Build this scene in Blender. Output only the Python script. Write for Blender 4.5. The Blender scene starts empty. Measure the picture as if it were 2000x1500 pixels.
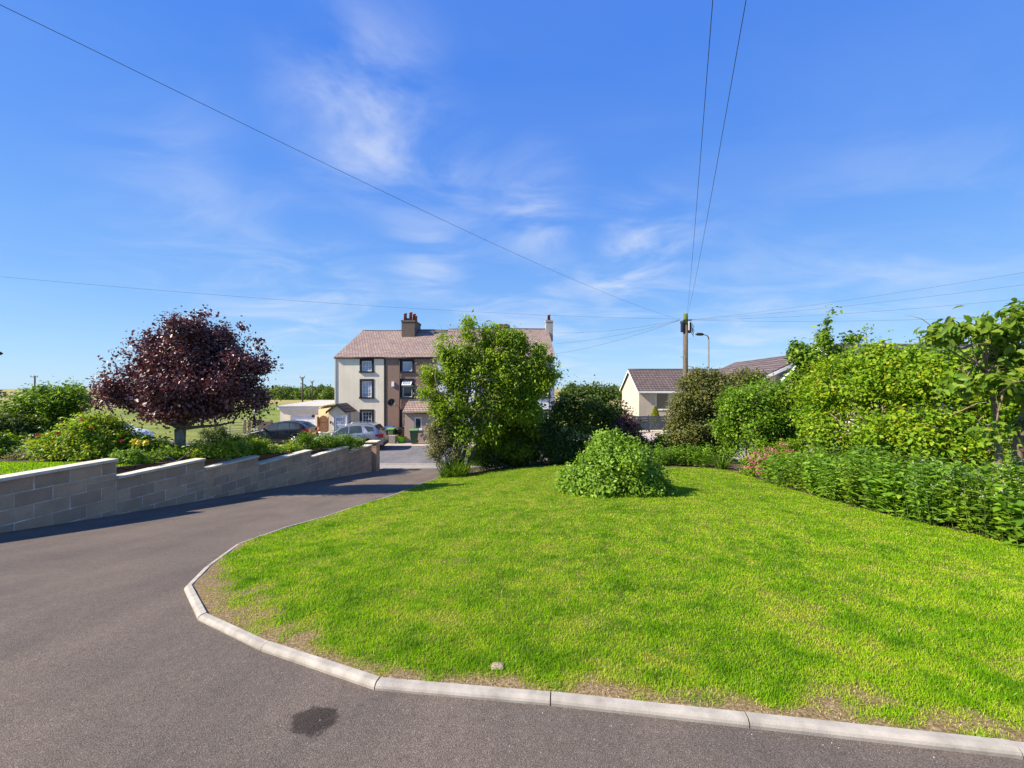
import bpy, bmesh, math, random
import numpy as np
from mathutils import Vector, Matrix

sc = bpy.context.scene
R = math.radians
rng = np.random.default_rng(7)
random.seed(7)

# ------------------------------------------------------------------ camera
EYE = 1.6
F = 750.0                      # focal length in photo pixels (2000 px wide)
cam = bpy.data.cameras.new("camera")
cam.sensor_width = 36.0
cam.lens = 36.0 * F / 2000.0
cam.clip_start = 0.05
cam.clip_end = 6000
camo = bpy.data.objects.new("camera", cam)
sc.collection.objects.link(camo)
camo.location = (0, 0, EYE)
camo.rotation_euler = (R(90), 0, 0)
sc.camera = camo

# ------------------------------------------------------------------ sun, sky, exposure
SUN_TO = Vector((-1.17, -0.27, 0.93)).normalized()
SUN_EL = math.asin(SUN_TO.z)
SUN_AZ = math.atan2(SUN_TO.x, SUN_TO.y)
sl = bpy.data.lights.new("sun", 'SUN')
sl.energy = 5.0
sl.angle = R(0.55)
sl.color = (1.0, 0.92, 0.78)
so = bpy.data.objects.new("sun", sl)
sc.collection.objects.link(so)
so.rotation_euler = SUN_TO.to_track_quat('Z', 'Y').to_euler()
so.location = (-30, 10, 40)

w = bpy.data.worlds.new("World")
sc.world = w
w.use_nodes = True
nt = w.node_tree
nt.nodes.clear()


def N(t, kind, **kw):
    n = t.nodes.new(kind)
    for k, v in kw.items():
        if k.startswith('i_'):
            key = k[2:]
            n.inputs[int(key) if key.isdigit() else key].default_value = v
        else:
            setattr(n, k, v)
    return n


def math_node(t, op, a, b=None, clamp=False):
    n = t.nodes.new('ShaderNodeMath')
    n.operation = op
    n.use_clamp = clamp
    for i, v in enumerate((a, b)):
        if v is None:
            continue
        if isinstance(v, (int, float)):
            n.inputs[i].default_value = v
        else:
            t.links.new(v, n.inputs[i])
    return n.outputs[0]


sky = N(nt, 'ShaderNodeTexSky')
sky.sky_type = 'NISHITA'
sky.sun_disc = False
sky.sun_elevation = SUN_EL
sky.sun_rotation = SUN_AZ
sky.altitude = 50
sky.air_density = 1.0
sky.dust_density = 0.0
sky.ozone_density = 3.0
hsv = N(nt, 'ShaderNodeHueSaturation')
hsv.inputs['Saturation'].default_value = 1.22
hsv.inputs['Value'].default_value = 1.0
nt.links.new(sky.outputs[0], hsv.inputs['Color'])
tc = N(nt, 'ShaderNodeTexCoord')
sep = N(nt, 'ShaderNodeSeparateXYZ')
nt.links.new(tc.outputs['Generated'], sep.inputs[0])
zz = math_node(nt, 'ADD', math_node(nt, 'MAXIMUM', sep.outputs[2], 0.0), 0.16)
cx = math_node(nt, 'DIVIDE', sep.outputs[0], zz)
cy = math_node(nt, 'DIVIDE', sep.outputs[1], zz)
comb = N(nt, 'ShaderNodeCombineXYZ')
nt.links.new(math_node(nt, 'MULTIPLY', cx, 0.75), comb.inputs[0])
nt.links.new(math_node(nt, 'MULTIPLY', cy, 1.15), comb.inputs[1])
n1 = N(nt, 'ShaderNodeTexNoise', i_Scale=2.1, i_Detail=8.0, i_Roughness=0.56, i_Distortion=0.6)
nt.links.new(comb.outputs[0], n1.inputs['Vector'])
n2 = N(nt, 'ShaderNodeTexNoise', i_Scale=0.45, i_Detail=2.0)
nt.links.new(comb.outputs[0], n2.inputs['Vector'])
# soft veils of thin cloud where the photograph's sky carries them
spots = [(-0.36, 1.0, 0.70, 0.24, 0.95), (-0.20, 1.0, 0.50, 0.22, 0.5), (0.06, 1.0, 0.45, 0.18, 0.85), (0.32, 1.0, 0.30, 0.24, 1.0),
         (-0.22, 1.0, 0.32, 0.16, 0.75), (-0.85, 1.0, 0.42, 0.2, 0.35), (-0.9, 1.0, 0.62, 0.16, 0.25), (-0.55, 1.0, 0.22, 0.3, 0.6),
         (0.05, 1.0, 0.14, 0.35, 0.6), (0.95, 1.0, 0.30, 0.3, 0.4), (0.6, 1.0, 0.12, 0.3, 0.5)]
acc = None
for (x, y, z, r, a) in spots:
    v = Vector((x, y, z)).normalized()
    d = N(nt, 'ShaderNodeVectorMath', operation='DISTANCE')
    nt.links.new(tc.outputs['Generated'], d.inputs[0])
    d.inputs[1].default_value = v
    m = N(nt, 'ShaderNodeMapRange', interpolation_type='SMOOTHSTEP')
    m.inputs['From Min'].default_value = 0.0
    m.inputs['From Max'].default_value = r
    m.inputs['To Min'].default_value = a
    m.inputs['To Max'].default_value = 0.0
    nt.links.new(d.outputs['Value'], m.inputs['Value'])
    acc = m.outputs[0] if acc is None else math_node(nt, 'MAXIMUM', acc, m.outputs[0])
base_veil = math_node(nt, 'MULTIPLY', n2.outputs[0], 0.10)
cover = math_node(nt, 'ADD', acc, base_veil, True)
wisp = N(nt, 'ShaderNodeMapRange', interpolation_type='SMOOTHSTEP')
wisp.inputs['From Min'].default_value = 0.36
wisp.inputs['From Max'].default_value = 0.78
nt.links.new(n1.outputs[0], wisp.inputs['Value'])
cl = math_node(nt, 'MULTIPLY', math_node(nt, 'MULTIPLY', cover, wisp.outputs[0]), 0.85, True)
mixc = N(nt, 'ShaderNodeMix', data_type='RGBA')
nt.links.new(cl, mixc.inputs['Factor'])
# the clear blue of the day, paler towards the horizon, over the physical sky
elev = N(nt, 'ShaderNodeValToRGB')
stops = [(0.0, (2.15, 3.5, 4.85)), (0.08, (1.75, 3.1, 4.85)), (0.2, (1.15, 2.4, 4.8)), (0.4, (0.66, 1.72, 4.65)), (0.62, (0.42, 1.32, 4.4)), (1.0, (0.34, 1.1, 4.1))]
while len(elev.color_ramp.elements) < len(stops):
    elev.color_ramp.elements.new(0.5)
for e, (p_, c_) in zip(elev.color_ramp.elements, stops):
    e.position = p_
    e.color = (*c_, 1)
nt.links.new(math_node(nt, 'MAXIMUM', sep.outputs[2], 0.0), elev.inputs[0])
mixs = N(nt, 'ShaderNodeMix', data_type='RGBA')
mixs.inputs['Factor'].default_value = 0.90
nt.links.new(hsv.outputs[0], mixs.inputs[6])
nt.links.new(elev.outputs[0], mixs.inputs[7])
nt.links.new(mixs.outputs[2], mixc.inputs[6])
mixc.inputs[7].default_value = (4.2, 4.5, 5.0, 1)
bg = N(nt, 'ShaderNodeBackground')
bg.inputs['Strength'].default_value = 0.10
nt.links.new(mixc.outputs[2], bg.inputs['Color'])
wo = N(nt, 'ShaderNodeOutputWorld')
nt.links.new(bg.outputs[0], wo.inputs['Surface'])

sc.view_settings.view_transform = 'Standard'
sc.view_settings.look = 'None'
sc.view_settings.exposure = 1.0
sc.view_settings.gamma = 1.0
sc.view_settings.use_curve_mapping = False
sc.cycles.max_bounces = 6
sc.cycles.transparent_max_bounces = 6

# ------------------------------------------------------------------ object helpers
COL = sc.collection
ORG = {}


def tag(o, label=None, cat=None, group=None, kind=None):
    if label:
        o['label'] = label
    if cat:
        o['category'] = cat
    if group:
        o['group'] = group
    if kind:
        o['kind'] = kind
    return o


def thing(name, label, cat, loc=(0, 0, 0), rz=0.0, group=None):
    o = bpy.data.objects.new(name, None)
    o.empty_display_size = 0.2
    COL.objects.link(o)
    o.location = loc
    o.rotation_euler = (0, 0, rz)
    ORG[o.name] = Vector(loc) if rz == 0 else Vector((0, 0, 0))
    return tag(o, label, cat, group)


def link(name, me, parent=None):
    o = bpy.data.objects.new(name, me)
    COL.objects.link(o)
    if parent is not None:
        o.parent = parent
        ORG[o.name] = ORG.get(parent.name, Vector((0, 0, 0)))
    return o


def np_mesh(name, co, tris, mats, attrs=None, smooth=False, quads=False):
    k = 4 if quads else 3
    co = np.ascontiguousarray(co, dtype=np.float32)
    tris = np.ascontiguousarray(tris, dtype=np.int32)
    me = bpy.data.meshes.new(name)
    me.vertices.add(len(co))
    me.vertices.foreach_set('co', co.ravel())
    me.loops.add(len(tris) * k)
    me.loops.foreach_set('vertex_index', tris.ravel())
    me.polygons.add(len(tris))
    me.polygons.foreach_set('loop_start', np.arange(0, len(tris) * k, k, dtype=np.int32))
    if smooth:
        me.polygons.foreach_set('use_smooth', np.ones(len(tris), dtype=bool))
    for kx, v in (attrs or {}).items():
        a = me.attributes.new(kx, 'FLOAT', 'POINT')
        a.data.foreach_set('value', np.ascontiguousarray(v, dtype=np.float32))
    for m in (mats if isinstance(mats, (list, tuple)) else [mats]):
        me.materials.append(m)
    me.update(calc_edges=True)
    me.validate()
    return me


class MB:
    """collects boxes, quads, tubes; build() links them as one mesh"""

    def __init__(s):
        s.v = []
        s.f = []
        s.sm = []

    def poly(s, pts, smooth=False):
        b = len(s.v)
        s.v += [tuple(p) for p in pts]
        s.f.append(tuple(range(b, b + len(pts))))
        s.sm.append(smooth)
        return s

    def box(s, x0, x1, y0, y1, z0, z1):
        b = len(s.v)
        s.v += [(x0, y0, z0), (x1, y0, z0), (x1, y1, z0), (x0, y1, z0), (x0, y0, z1), (x1, y0, z1), (x1, y1, z1), (x0, y1, z1)]
        for f in ((0, 3, 2, 1), (4, 5, 6, 7), (0, 1, 5, 4), (1, 2, 6, 5), (2, 3, 7, 6), (3, 0, 4, 7)):
            s.f.append(tuple(b + i for i in f))
            s.sm.append(False)
        return s

    def prism(s, prof, a, b):
        """profile points as functions of end: prof list of Vector offsets, a/b end origins"""
        n = len(prof)
        base = len(s.v)
        for e in (a, b):
            s.v += [tuple(Vector(e) + Vector(p)) for p in prof]
        for i in range(n):
            j = (i + 1) % n
            s.f.append((base + i, base + j, base + n + j, base + n + i))
            s.sm.append(False)
        s.f.append(tuple(base + i for i in reversed(range(n))))
        s.f.append(tuple(base + n + i for i in range(n)))
        s.sm += [False, False]
        return s

    def tube(s, pts, radii, sides=8, caps=True, smooth=True):
        pts = [Vector(p) for p in pts]
        if isinstance(radii, (int, float)):
            radii = [radii] * len(pts)
        base = len(s.v)
        ref = None
        for i, p in enumerate(pts):
            d = (pts[min(i + 1, len(pts) - 1)] - pts[max(i - 1, 0)])
            d = d.normalized() if d.length > 1e-9 else Vector((0, 0, 1))
            if ref is None:
                ref = d.orthogonal().normalized()
            u = (ref - d * ref.dot(d))
            u = u.normalized() if u.length > 1e-6 else d.orthogonal().normalized()
            ref = u
            vv = d.cross(u)
            for k in range(sides):
                a = 2 * math.pi * k / sides
                s.v.append(tuple(p + (u * math.cos(a) + vv * math.sin(a)) * radii[i]))
        for i in range(len(pts) - 1):
            for k in range(sides):
                k2 = (k + 1) % sides
                s.f.append((base + i * sides + k, base + i * sides + k2, base + (i + 1) * sides + k2, base + (i + 1) * sides + k))
                s.sm.append(smooth)
        if caps:
            s.f.append(tuple(base + k for k in reversed(range(sides))))
            s.f.append(tuple(base + (len(pts) - 1) * sides + k for k in range(sides)))
            s.sm += [False, False]
        return s

    def build(s, name, mat, parent=None, bevel=0.0):
        me = bpy.data.meshes.new(name)
        o = link(name, me, parent)
        org = ORG.get(o.name, Vector((0, 0, 0)))
        me.from_pydata([(x - org.x, y - org.y, z - org.z) for x, y, z in s.v], [], s.f)
        me.polygons.foreach_set('use_smooth', s.sm)
        me.materials.append(mat)
        me.update()
        if bevel > 0:
            m = o.modifiers.new('bevel', 'BEVEL')
            m.width = bevel
            m.segments = 2
            m.limit_method = 'ANGLE'
        return o


# ------------------------------------------------------------------ materials
def mat_base(name, rough=0.8, spec=0.3):
    m = bpy.data.materials.new(name)
    m.use_nodes = True
    t = m.node_tree
    p = t.nodes['Principled BSDF']
    p.inputs['Roughness'].default_value = rough
    p.inputs['Specular IOR Level'].default_value = spec
    return m, t, p


def ramp(t, fac, stops):
    r = t.nodes.new('ShaderNodeValToRGB')
    while len(r.color_ramp.elements) < len(stops):
        r.color_ramp.elements.new(0.5)
    for e, (pos, c) in zip(r.color_ramp.elements, stops):
        e.position = pos
        e.color = (*c, 1)
    t.links.new(fac, r.inputs[0])
    return r.outputs[0]


def objcoord(t, scale=(1, 1, 1)):
    g = t.nodes.new('ShaderNodeNewGeometry')
    mp = t.nodes.new('ShaderNodeMapping')
    mp.inputs['Scale'].default_value = scale
    t.links.new(g.outputs['Position'], mp.inputs['Vector'])
    return mp.outputs[0]


def noise(t, vec, scale, detail=4, rough=0.55, dist=0.0):
    n = N(t, 'ShaderNodeTexNoise', i_Scale=scale, i_Detail=detail, i_Roughness=rough, i_Distortion=dist)
    t.links.new(vec, n.inputs['Vector'])
    return n.outputs[0]


def mixc_(t, fac, a, b, mode='MIX'):
    m = N(t, 'ShaderNodeMix', data_type='RGBA', blend_type=mode)
    for sock, v in ((m.inputs['Factor'], fac), (m.inputs[6], a), (m.inputs[7], b)):
        if isinstance(v, (int, float)):
            sock.default_value = v
        elif isinstance(v, tuple):
            sock.default_value = (*v, 1)
        else:
            t.links.new(v, sock)
    return m.outputs[2]


def bump(t, p, h, strength=0.3, dist=0.01):
    b = N(t, 'ShaderNodeBump', i_Strength=strength, i_Distance=dist)
    t.links.new(h, b.inputs['Height'])
    t.links.new(b.outputs[0], p.inputs['Normal'])


def m_plain(name, col, rough=0.6, spec=0.3, var=0.12, scale=3.0, bmp=0.0, bscale=60.0, metal=0.0):
    """painted or plain surface with a little tonal wear"""
    m, t, p = mat_base(name, rough, spec)
    v = objcoord(t)
    n = noise(t, v, scale, 5, 0.6)
    lo = tuple(c * (1 - var) for c in col)
    hi = tuple(min(1, c * (1 + var)) for c in col)
    t.links.new(ramp(t, n, [(0.3, lo), (0.7, hi)]), p.inputs['Base Color'])
    p.inputs['Metallic'].default_value = metal
    if bmp:
        bump(t, p, noise(t, v, bscale, 3), bmp, 0.01)
    return m


def m_glass(name, col=(0.03, 0.035, 0.04), rough=0.04):
    m, t, p = mat_base(name, rough, 0.6)
    v = objcoord(t)
    n = noise(t, v, 1.1, 2)
    t.links.new(ramp(t, n, [(0.35, tuple(c * 0.7 for c in col)), (0.7, tuple(c * 1.3 for c in col))]), p.inputs['Base Color'])
    return m


def m_leaf(name, cols, rough=0.42, trans=0.32, spec=0.35, tcol=None):
    """cols: ramp over the per-leaf tint 0..1"""
    m, t, p = mat_base(name, rough + .06, spec * .6)
    a = N(t, 'ShaderNodeAttribute', attribute_name='tint')
    n = len(cols)
    c = ramp(t, a.outputs['Fac'], [(i / max(1, n - 1), k) for i, k in enumerate(cols)])
    t.links.new(c, p.inputs['Base Color'])
    tr = t.nodes.new('ShaderNodeBsdfTranslucent')
    c2 = mixc_(t, 1.0, c, tcol or (1.5, 1.45, 0.6), 'MULTIPLY')
    t.links.new(c2, tr.inputs['Color'])
    mx = t.nodes.new('ShaderNodeMixShader')
    mx.inputs[0].default_value = trans
    t.links.new(p.outputs[0], mx.inputs[1])
    t.links.new(tr.outputs[0], mx.inputs[2])
    t.links.new(mx.outputs[0], t.nodes['Material Output'].inputs['Surface'])
    return m


def m_bark(name, a, b):
    m, t, p = mat_base(name, 0.9, 0.15)
    v = objcoord(t, (1, 1, 0.35))
    n = noise(t, v, 22, 6, 0.65)
    t.links.new(ramp(t, n, [(0.3, a), (0.72, b)]), p.inputs['Base Color'])
    bump(t, p, n, 0.6, 0.02)
    return m


def m_tarmac(name, lo, hi, stain=None, fine=210):
    m, t, p = mat_base(name, 0.92, 0.12)
    v = objcoord(t)
    sp = noise(t, v, fine, 2, 0.7)
    mid = noise(t, v, 28, 3, 0.6)
    big = noise(t, v, 0.9, 5, 0.6, 0.4)
    c = ramp(t, sp, [(0.32, tuple(k * 0.5 for k in lo)), (0.5, lo), (0.6, hi), (0.74, tuple(min(1, k * 1.9) for k in hi))])
    c = mixc_(t, 1.0, c, ramp(t, big, [(0.3, (0.84, 0.84, 0.86)), (0.7, (1.14, 1.11, 1.09))]), 'MULTIPLY')
    c = mixc_(t, 1.0, c, ramp(t, mid, [(0.3, (0.88, 0.88, 0.88)), (0.7, (1.1, 1.1, 1.1))]), 'MULTIPLY')
    # long faint bands left by the roller and by tyres
    vs = objcoord(t, (2.2, 0.16, 1))
    band = noise(t, vs, 1.0, 3, 0.5)
    c = mixc_(t, 1.0, c, ramp(t, band, [(0.35, (0.9, 0.9, 0.91)), (0.65, (1.07, 1.06, 1.05))]), 'MULTIPLY')
    if stain:                                     # an oil spot with a ragged edge
        wob = noise(t, v, 22, 4)
        d = N(t, 'ShaderNodeVectorMath', operation='DISTANCE')
        mp = N(t, 'ShaderNodeMapping')
        mp.inputs['Scale'].default_value = (1.0, 1.15, 0)
        g = t.nodes.new('ShaderNodeNewGeometry')
        t.links.new(g.outputs['Position'], mp.inputs['Vector'])
        t.links.new(mp.outputs[0], d.inputs[0])
        d.inputs[1].default_value = (stain[0], stain[1] * 1.15, 0)
        dd = math_node(t, 'ADD', d.outputs['Value'], math_node(t, 'MULTIPLY', math_node(t, 'SUBTRACT', wob, 0.5), 0.12))
        mr = N(t, 'ShaderNodeMapRange', interpolation_type='SMOOTHSTEP')
        mr.inputs['From Min'].default_value = stain[2] * 0.75
        mr.inputs['From Max'].default_value = stain[2] * 1.1
        mr.inputs['To Min'].default_value = 0.36
        mr.inputs['To Max'].default_value = 1.0
        t.links.new(dd, mr.inputs['Value'])
        c = mixc_(t, 1.0, c, mr.outputs[0], 'MULTIPLY')
    t.links.new(c, p.inputs['Base Color'])
    bump(t, p, sp, 0.8, 0.008)
    return m


def m_block(name, lo, hi):
    """dense concrete block: speckle, patches, white lime bloom"""
    m, t, p = mat_base(name, 0.92, 0.15)
    v = objcoord(t)
    oi = t.nodes.new('ShaderNodeObjectInfo')
    sp = noise(t, v, 120, 2, 0.7)
    big = noise(t, v, 3.2, 4, 0.6)
    c = ramp(t, sp, [(0.3, tuple(k * 0.72 for k in lo)), (0.5, lo), (0.72, hi)])
    c = mixc_(t, 1.0, c, ramp(t, big, [(0.3, (0.85, 0.84, 0.83)), (0.7, (1.12, 1.1, 1.08))]), 'MULTIPLY')
    c = mixc_(t, 1.0, c, ramp(t, oi.outputs['Random'], [(0, (0.82, 0.82, 0.84)), (1, (1.15, 1.12, 1.08))]), 'MULTIPLY')
    bl = noise(t, objcoord(t, (1, 1, 1.6)), 5.0, 6, 0.75)
    c = mixc_(t, ramp(t, bl, [(0.66, (0, 0, 0)), (0.78, (0.6, 0.6, 0.6))]), c, (0.42, 0.41, 0.40))
    t.links.new(c, p.inputs['Base Color'])
    bump(t, p, sp, 0.6, 0.006)
    return m


def m_mortar(name):
    m, t, p = mat_base(name, 0.95, 0.1)
    v = objcoord(t)
    a = noise(t, v, 4.5, 5, 0.7)
    c = ramp(t, a, [(0.42, (0.50, 0.38, 0.28)), (0.55, (0.66, 0.54, 0.43)), (0.66, (0.88, 0.82, 0.74))])
    t.links.new(c, p.inputs['Base Color'])
    bump(t, p, noise(t, v, 90, 2), 0.5, 0.005)
    return m


def m_rows(name, cols, row, width, rough=0.75, mortar=(0.03, 0.027, 0.025), gap=0.012, axis='roof', bstr=0.5, offs=0.5, brick=0.4):
    """slates, tiles or far brickwork too small to build one by one"""
    m, t, p = mat_base(name, rough, 0.25)
    g = t.nodes.new('ShaderNodeNewGeometry')
    s = N(t, 'ShaderNodeSeparateXYZ')
    t.links.new(g.outputs['Position'], s.inputs[0])
    cmb = N(t, 'ShaderNodeCombineXYZ')
    t.links.new(s.outputs[1 if axis == 'side' else 0], cmb.inputs[0])
    t.links.new(s.outputs[2], cmb.inputs[1])
    b = N(t, 'ShaderNodeTexBrick')
    b.offset = offs
    b.inputs['Scale'].default_value = 1.0
    b.inputs['Brick Width'].default_value = width
    b.inputs['Row Height'].default_value = row
    b.inputs['Mortar Size'].default_value = gap
    b.inputs['Mortar Smooth'].default_value = 0.3
    b.inputs['Color1'].default_value = (0, 0, 0, 1)
    b.inputs['Color2'].default_value = (1, 1, 1, 1)
    b.inputs['Mortar'].default_value = (0.5, 0.5, 0.5, 1)
    t.links.new(cmb.outputs[0], b.inputs['Vector'])
    big = noise(t, objcoord(t), 0.8, 5, 0.65)
    f = math_node(t, 'ADD', math_node(t, 'MULTIPLY', b.outputs['Color'], brick), math_node(t, 'MULTIPLY', big, 1.05 - brick), True)
    n = len(cols)
    c = ramp(t, f, [(0.12 + 0.76 * i / (n - 1), k) for i, k in enumerate(cols)])
    c = mixc_(t, b.outputs['Fac'], c, mortar)
    t.links.new(c, p.inputs['Base Color'])
    inv = math_node(t, 'SUBTRACT', 1.0, b.outputs['Fac'])
    bump(t, p, inv, bstr, 0.02)
    return m


def m_render(name, col, rough_scale=45, var=0.1, bstr=0.35, streak=0.05):
    """rendered or pebble-dashed wall with faint runs of dirt"""
    m, t, p = mat_base(name, 0.9, 0.15)
    v = objcoord(t)
    fine = noise(t, v, rough_scale, 3, 0.7)
    big = noise(t, v, 0.9, 5, 0.65)
    st = noise(t, objcoord(t, (3.5, 3.5, 0.22)), 1.3, 4, 0.6)
    c = ramp(t, fine, [(0.3, tuple(k * (1 - var) for k in col)), (0.7, tuple(min(1, k * (1 + var)) for k in col))])
    c = mixc_(t, 1.0, c, ramp(t, big, [(0.3, (0.92, 0.915, 0.9)), (0.7, (1.05, 1.05, 1.05))]), 'MULTIPLY')
    c = mixc_(t, 1.0, c, ramp(t, st, [(0.35, (1 - streak,) * 3), (0.62, (1.03,) * 3)]), 'MULTIPLY')
    t.links.new(c, p.inputs['Base Color'])
    bump(t, p, fine, bstr, 0.012)
    return m


M = {}
M['tarmac'] = m_tarmac('driveway_tarmac', (0.152, 0.122, 0.098), (0.214, 0.178, 0.146), stain=(-0.93, 1.80, 0.115))
M['street'] = m_tarmac('street_tarmac', (0.17, 0.16, 0.16), (0.22, 0.21, 0.205), fine=60)
M['paving'] = m_plain('pinkish_paving', (0.40, 0.33, 0.28), 0.9, 0.15, 0.18, 2.0, 0.3, 40)
M['concrete'] = m_plain('pale_concrete', (0.30, 0.27, 0.24), 0.9, 0.15, 0.14, 5.0, 0.35, 120)
M['kerb'] = m_plain('kerb_concrete', (0.355, 0.318, 0.268), 0.9, 0.1, 0.25, 9.0, 0.15, 150)
M['coping'] = m_plain('coping_concrete', (0.60, 0.53, 0.42), 0.9, 0.15, 0.14, 6.0, 0.35, 130)
M['block'] = m_block('concrete_block', (0.50, 0.335, 0.22), (0.64, 0.455, 0.31))
M['mortar'] = m_mortar('wall_mortar')
M['soil'] = m_plain('garden_soil', (0.085, 0.06, 0.042), 0.95, 0.1, 0.45, 8.0, 0.8, 60)
M['slate'] = m_rows('roof_slate', [(0.13, 0.085, 0.08), (0.25, 0.17, 0.15), (0.32, 0.225, 0.185), (0.40, 0.29, 0.22), (0.31, 0.19, 0.16)], 0.12, 0.22,
                    mortar=(0.10, 0.07, 0.065), gap=0.02, brick=0.28)
M['tile'] = m_rows('concrete_roof_tile', [(0.10, 0.075, 0.07), (0.15, 0.11, 0.10), (0.20, 0.15, 0.13)], 0.19, 0.33, mortar=(0.045, 0.034, 0.032), gap=0.03, offs=0.0)
M['tile_grey'] = m_rows('grey_roof_tile', [(0.07, 0.065, 0.07), (0.10, 0.095, 0.10), (0.14, 0.13, 0.135)], 0.19, 0.33, mortar=(0.035, 0.032, 0.033), gap=0.03, offs=0.0)
M['ridge'] = m_plain('ridge_tile', (0.10, 0.085, 0.085), 0.8, 0.2, 0.25, 4)
M['cream'] = m_render('cream_render', (0.82, 0.72, 0.54), 50, 0.06, 0.2)
M['cream2'] = m_render('yellow_cream_render', (0.76, 0.67, 0.47), 50, 0.06, 0.2)
M['dash'] = m_render('brown_pebble_dash', (0.29, 0.19, 0.14), 30, 0.45, 0.8)
M['dash2'] = m_render('pinkish_pebble_dash', (0.46, 0.34, 0.275), 30, 0.3, 0.7)
M['whitewall'] = m_render('white_render', (0.74, 0.75, 0.78), 50, 0.06, 0.2)
M['bungalow'] = m_render('beige_dash', (0.52, 0.44, 0.36), 35, 0.18, 0.5)
M['black'] = m_plain('black_paint', (0.018, 0.018, 0.022), 0.55, 0.3, 0.25)
M['white'] = m_plain('white_upvc', (0.80, 0.80, 0.80), 0.4, 0.4, 0.05)
M['whitep'] = m_plain('white_paint', (0.74, 0.74, 0.75), 0.6, 0.3, 0.07)
M['glass'] = m_glass('window_glass', (0.035, 0.045, 0.05))
M['netglass'] = m_glass('net_curtain_glass', (0.42, 0.46, 0.50), 0.12)
M['doorglass'] = m_glass('frosted_door_glass', (0.40, 0.48, 0.53), 0.2)
M['stack'] = m_rows('chimney_brick', [(0.10, 0.07, 0.055), (0.15, 0.11, 0.085), (0.22, 0.12, 0.09)], 0.08, 0.23, mortar=(0.12, 0.105, 0.09), gap=0.012)
M['stackgrey'] = m_render('chimney_render', (0.42, 0.40, 0.37), 30, 0.2, 0.4, 0.3)
M['pot'] = m_plain('terracotta', (0.36, 0.105, 0.055), 0.8, 0.2, 0.25, 6)
M['lead'] = m_plain('lead_flashing', (0.13, 0.14, 0.16), 0.6, 0.4, 0.2)
M['wood_brown'] = m_plain('brown_stained_timber', (0.16, 0.075, 0.04), 0.8, 0.2, 0.3, 9)
M['wood_grey'] = m_plain('weathered_timber', (0.22, 0.17, 0.12), 0.9, 0.1, 0.3, 9)
M['pole'] = m_bark('pole_timber', (0.075, 0.06, 0.042), (0.19, 0.15, 0.11))
M['moss'] = m_plain('mossy_timber', (0.10, 0.13, 0.04), 0.95, 0.1, 0.4, 12)
M['steel'] = m_plain('galvanised_steel', (0.20, 0.205, 0.21), 0.45, 0.5, 0.15, 4, metal=0.4)
M['cable'] = m_plain('black_cable', (0.07, 0.075, 0.085), 0.6, 0.3, 0.1)
M['rubber'] = m_plain('tyre_rubber', (0.02, 0.02, 0.02), 0.85, 0.2, 0.2)
M['plastic_black'] = m_plain('black_plastic', (0.022, 0.022, 0.024), 0.6, 0.3, 0.2)
M['bin_green'] = m_plain('green_bin_plastic', (0.045, 0.11, 0.045), 0.5, 0.35, 0.12)
M['bin_lid'] = m_plain('pale_green_lid', (0.14, 0.26, 0.09), 0.5, 0.35, 0.12)
M['bin_blue'] = m_plain('blue_lid', (0.03, 0.08, 0.30), 0.45, 0.4, 0.12)
M['lime'] = m_plain('lime_plastic', (0.22, 0.62, 0.03), 0.5, 0.35, 0.12)
M['slatefence'] = m_plain('dark_blue_grey_boards', (0.055, 0.062, 0.085), 0.7, 0.3, 0.2)
M['facingbrick'] = m_rows('pale_brick', [(0.15, 0.11, 0.10), (0.22, 0.17, 0.155), (0.28, 0.23, 0.21)], 0.075, 0.225, mortar=(0.30, 0.28, 0.26), gap=0.012)
M['felt'] = m_plain('grey_roof_felt', (0.40, 0.375, 0.34), 0.9, 0.15, 0.15, 2)
M['stone'] = m_plain('pale_stone', (0.33, 0.25, 0.17), 0.9, 0.15, 0.25, 20, 0.6, 60)

# ------------------------------------------------------------------ ground levels (metres below the eye, by distance)
_Y = np.linspace(-12, 60, 1441)


def _profile(ys, hs, k=25):
    d = np.interp(_Y, ys, hs)
    pad = np.concatenate([np.full(k, d[0]), d, np.full(k, d[-1])])
    ker = np.ones(2 * k + 1) / (2 * k + 1)
    return np.convolve(pad, ker, 'valid')


_HD = _profile([-12, -4, 0, 2, 5.8, 7.2, 17.7, 19.4, 26, 60], [1.0, 1.15, 1.37, 1.585, 2.24, 2.46, 3.96, 4.1, 4.22, 4.5])
_HL = _profile([-12, -4, 0, 2, 15.5, 18, 60], [1.0, 1.15, 1.37, 1.585, 3.27, 3.6, 4.5])
_HG = _profile([-12, 0, 7, 12, 17.5, 60], [1.4, 1.45, 1.55, 2.15, 2.85, 2.9])


def hd(y): return np.interp(y, _Y, _HD)
def hl(y): return np.interp(y, _Y, _HL)
def hg(y): return np.interp(y, _Y, _HG)


def pix_on(px, py, hfun):
    """where the sight line through a photo pixel meets a ground profile"""
    k = (py - 750.0) / F
    ys = np.linspace(0.8, 40, 8000)
    d = k * ys - hfun(ys)
    i = int(np.argmax(d > 0))
    y = ys[i]
    return ((px - 1000.0) / F * y, y)


def P(px, py, y):
    return Vector(((px - 1000.0) / F * y, y, EYE - (py - 750.0) / F * y))


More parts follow.
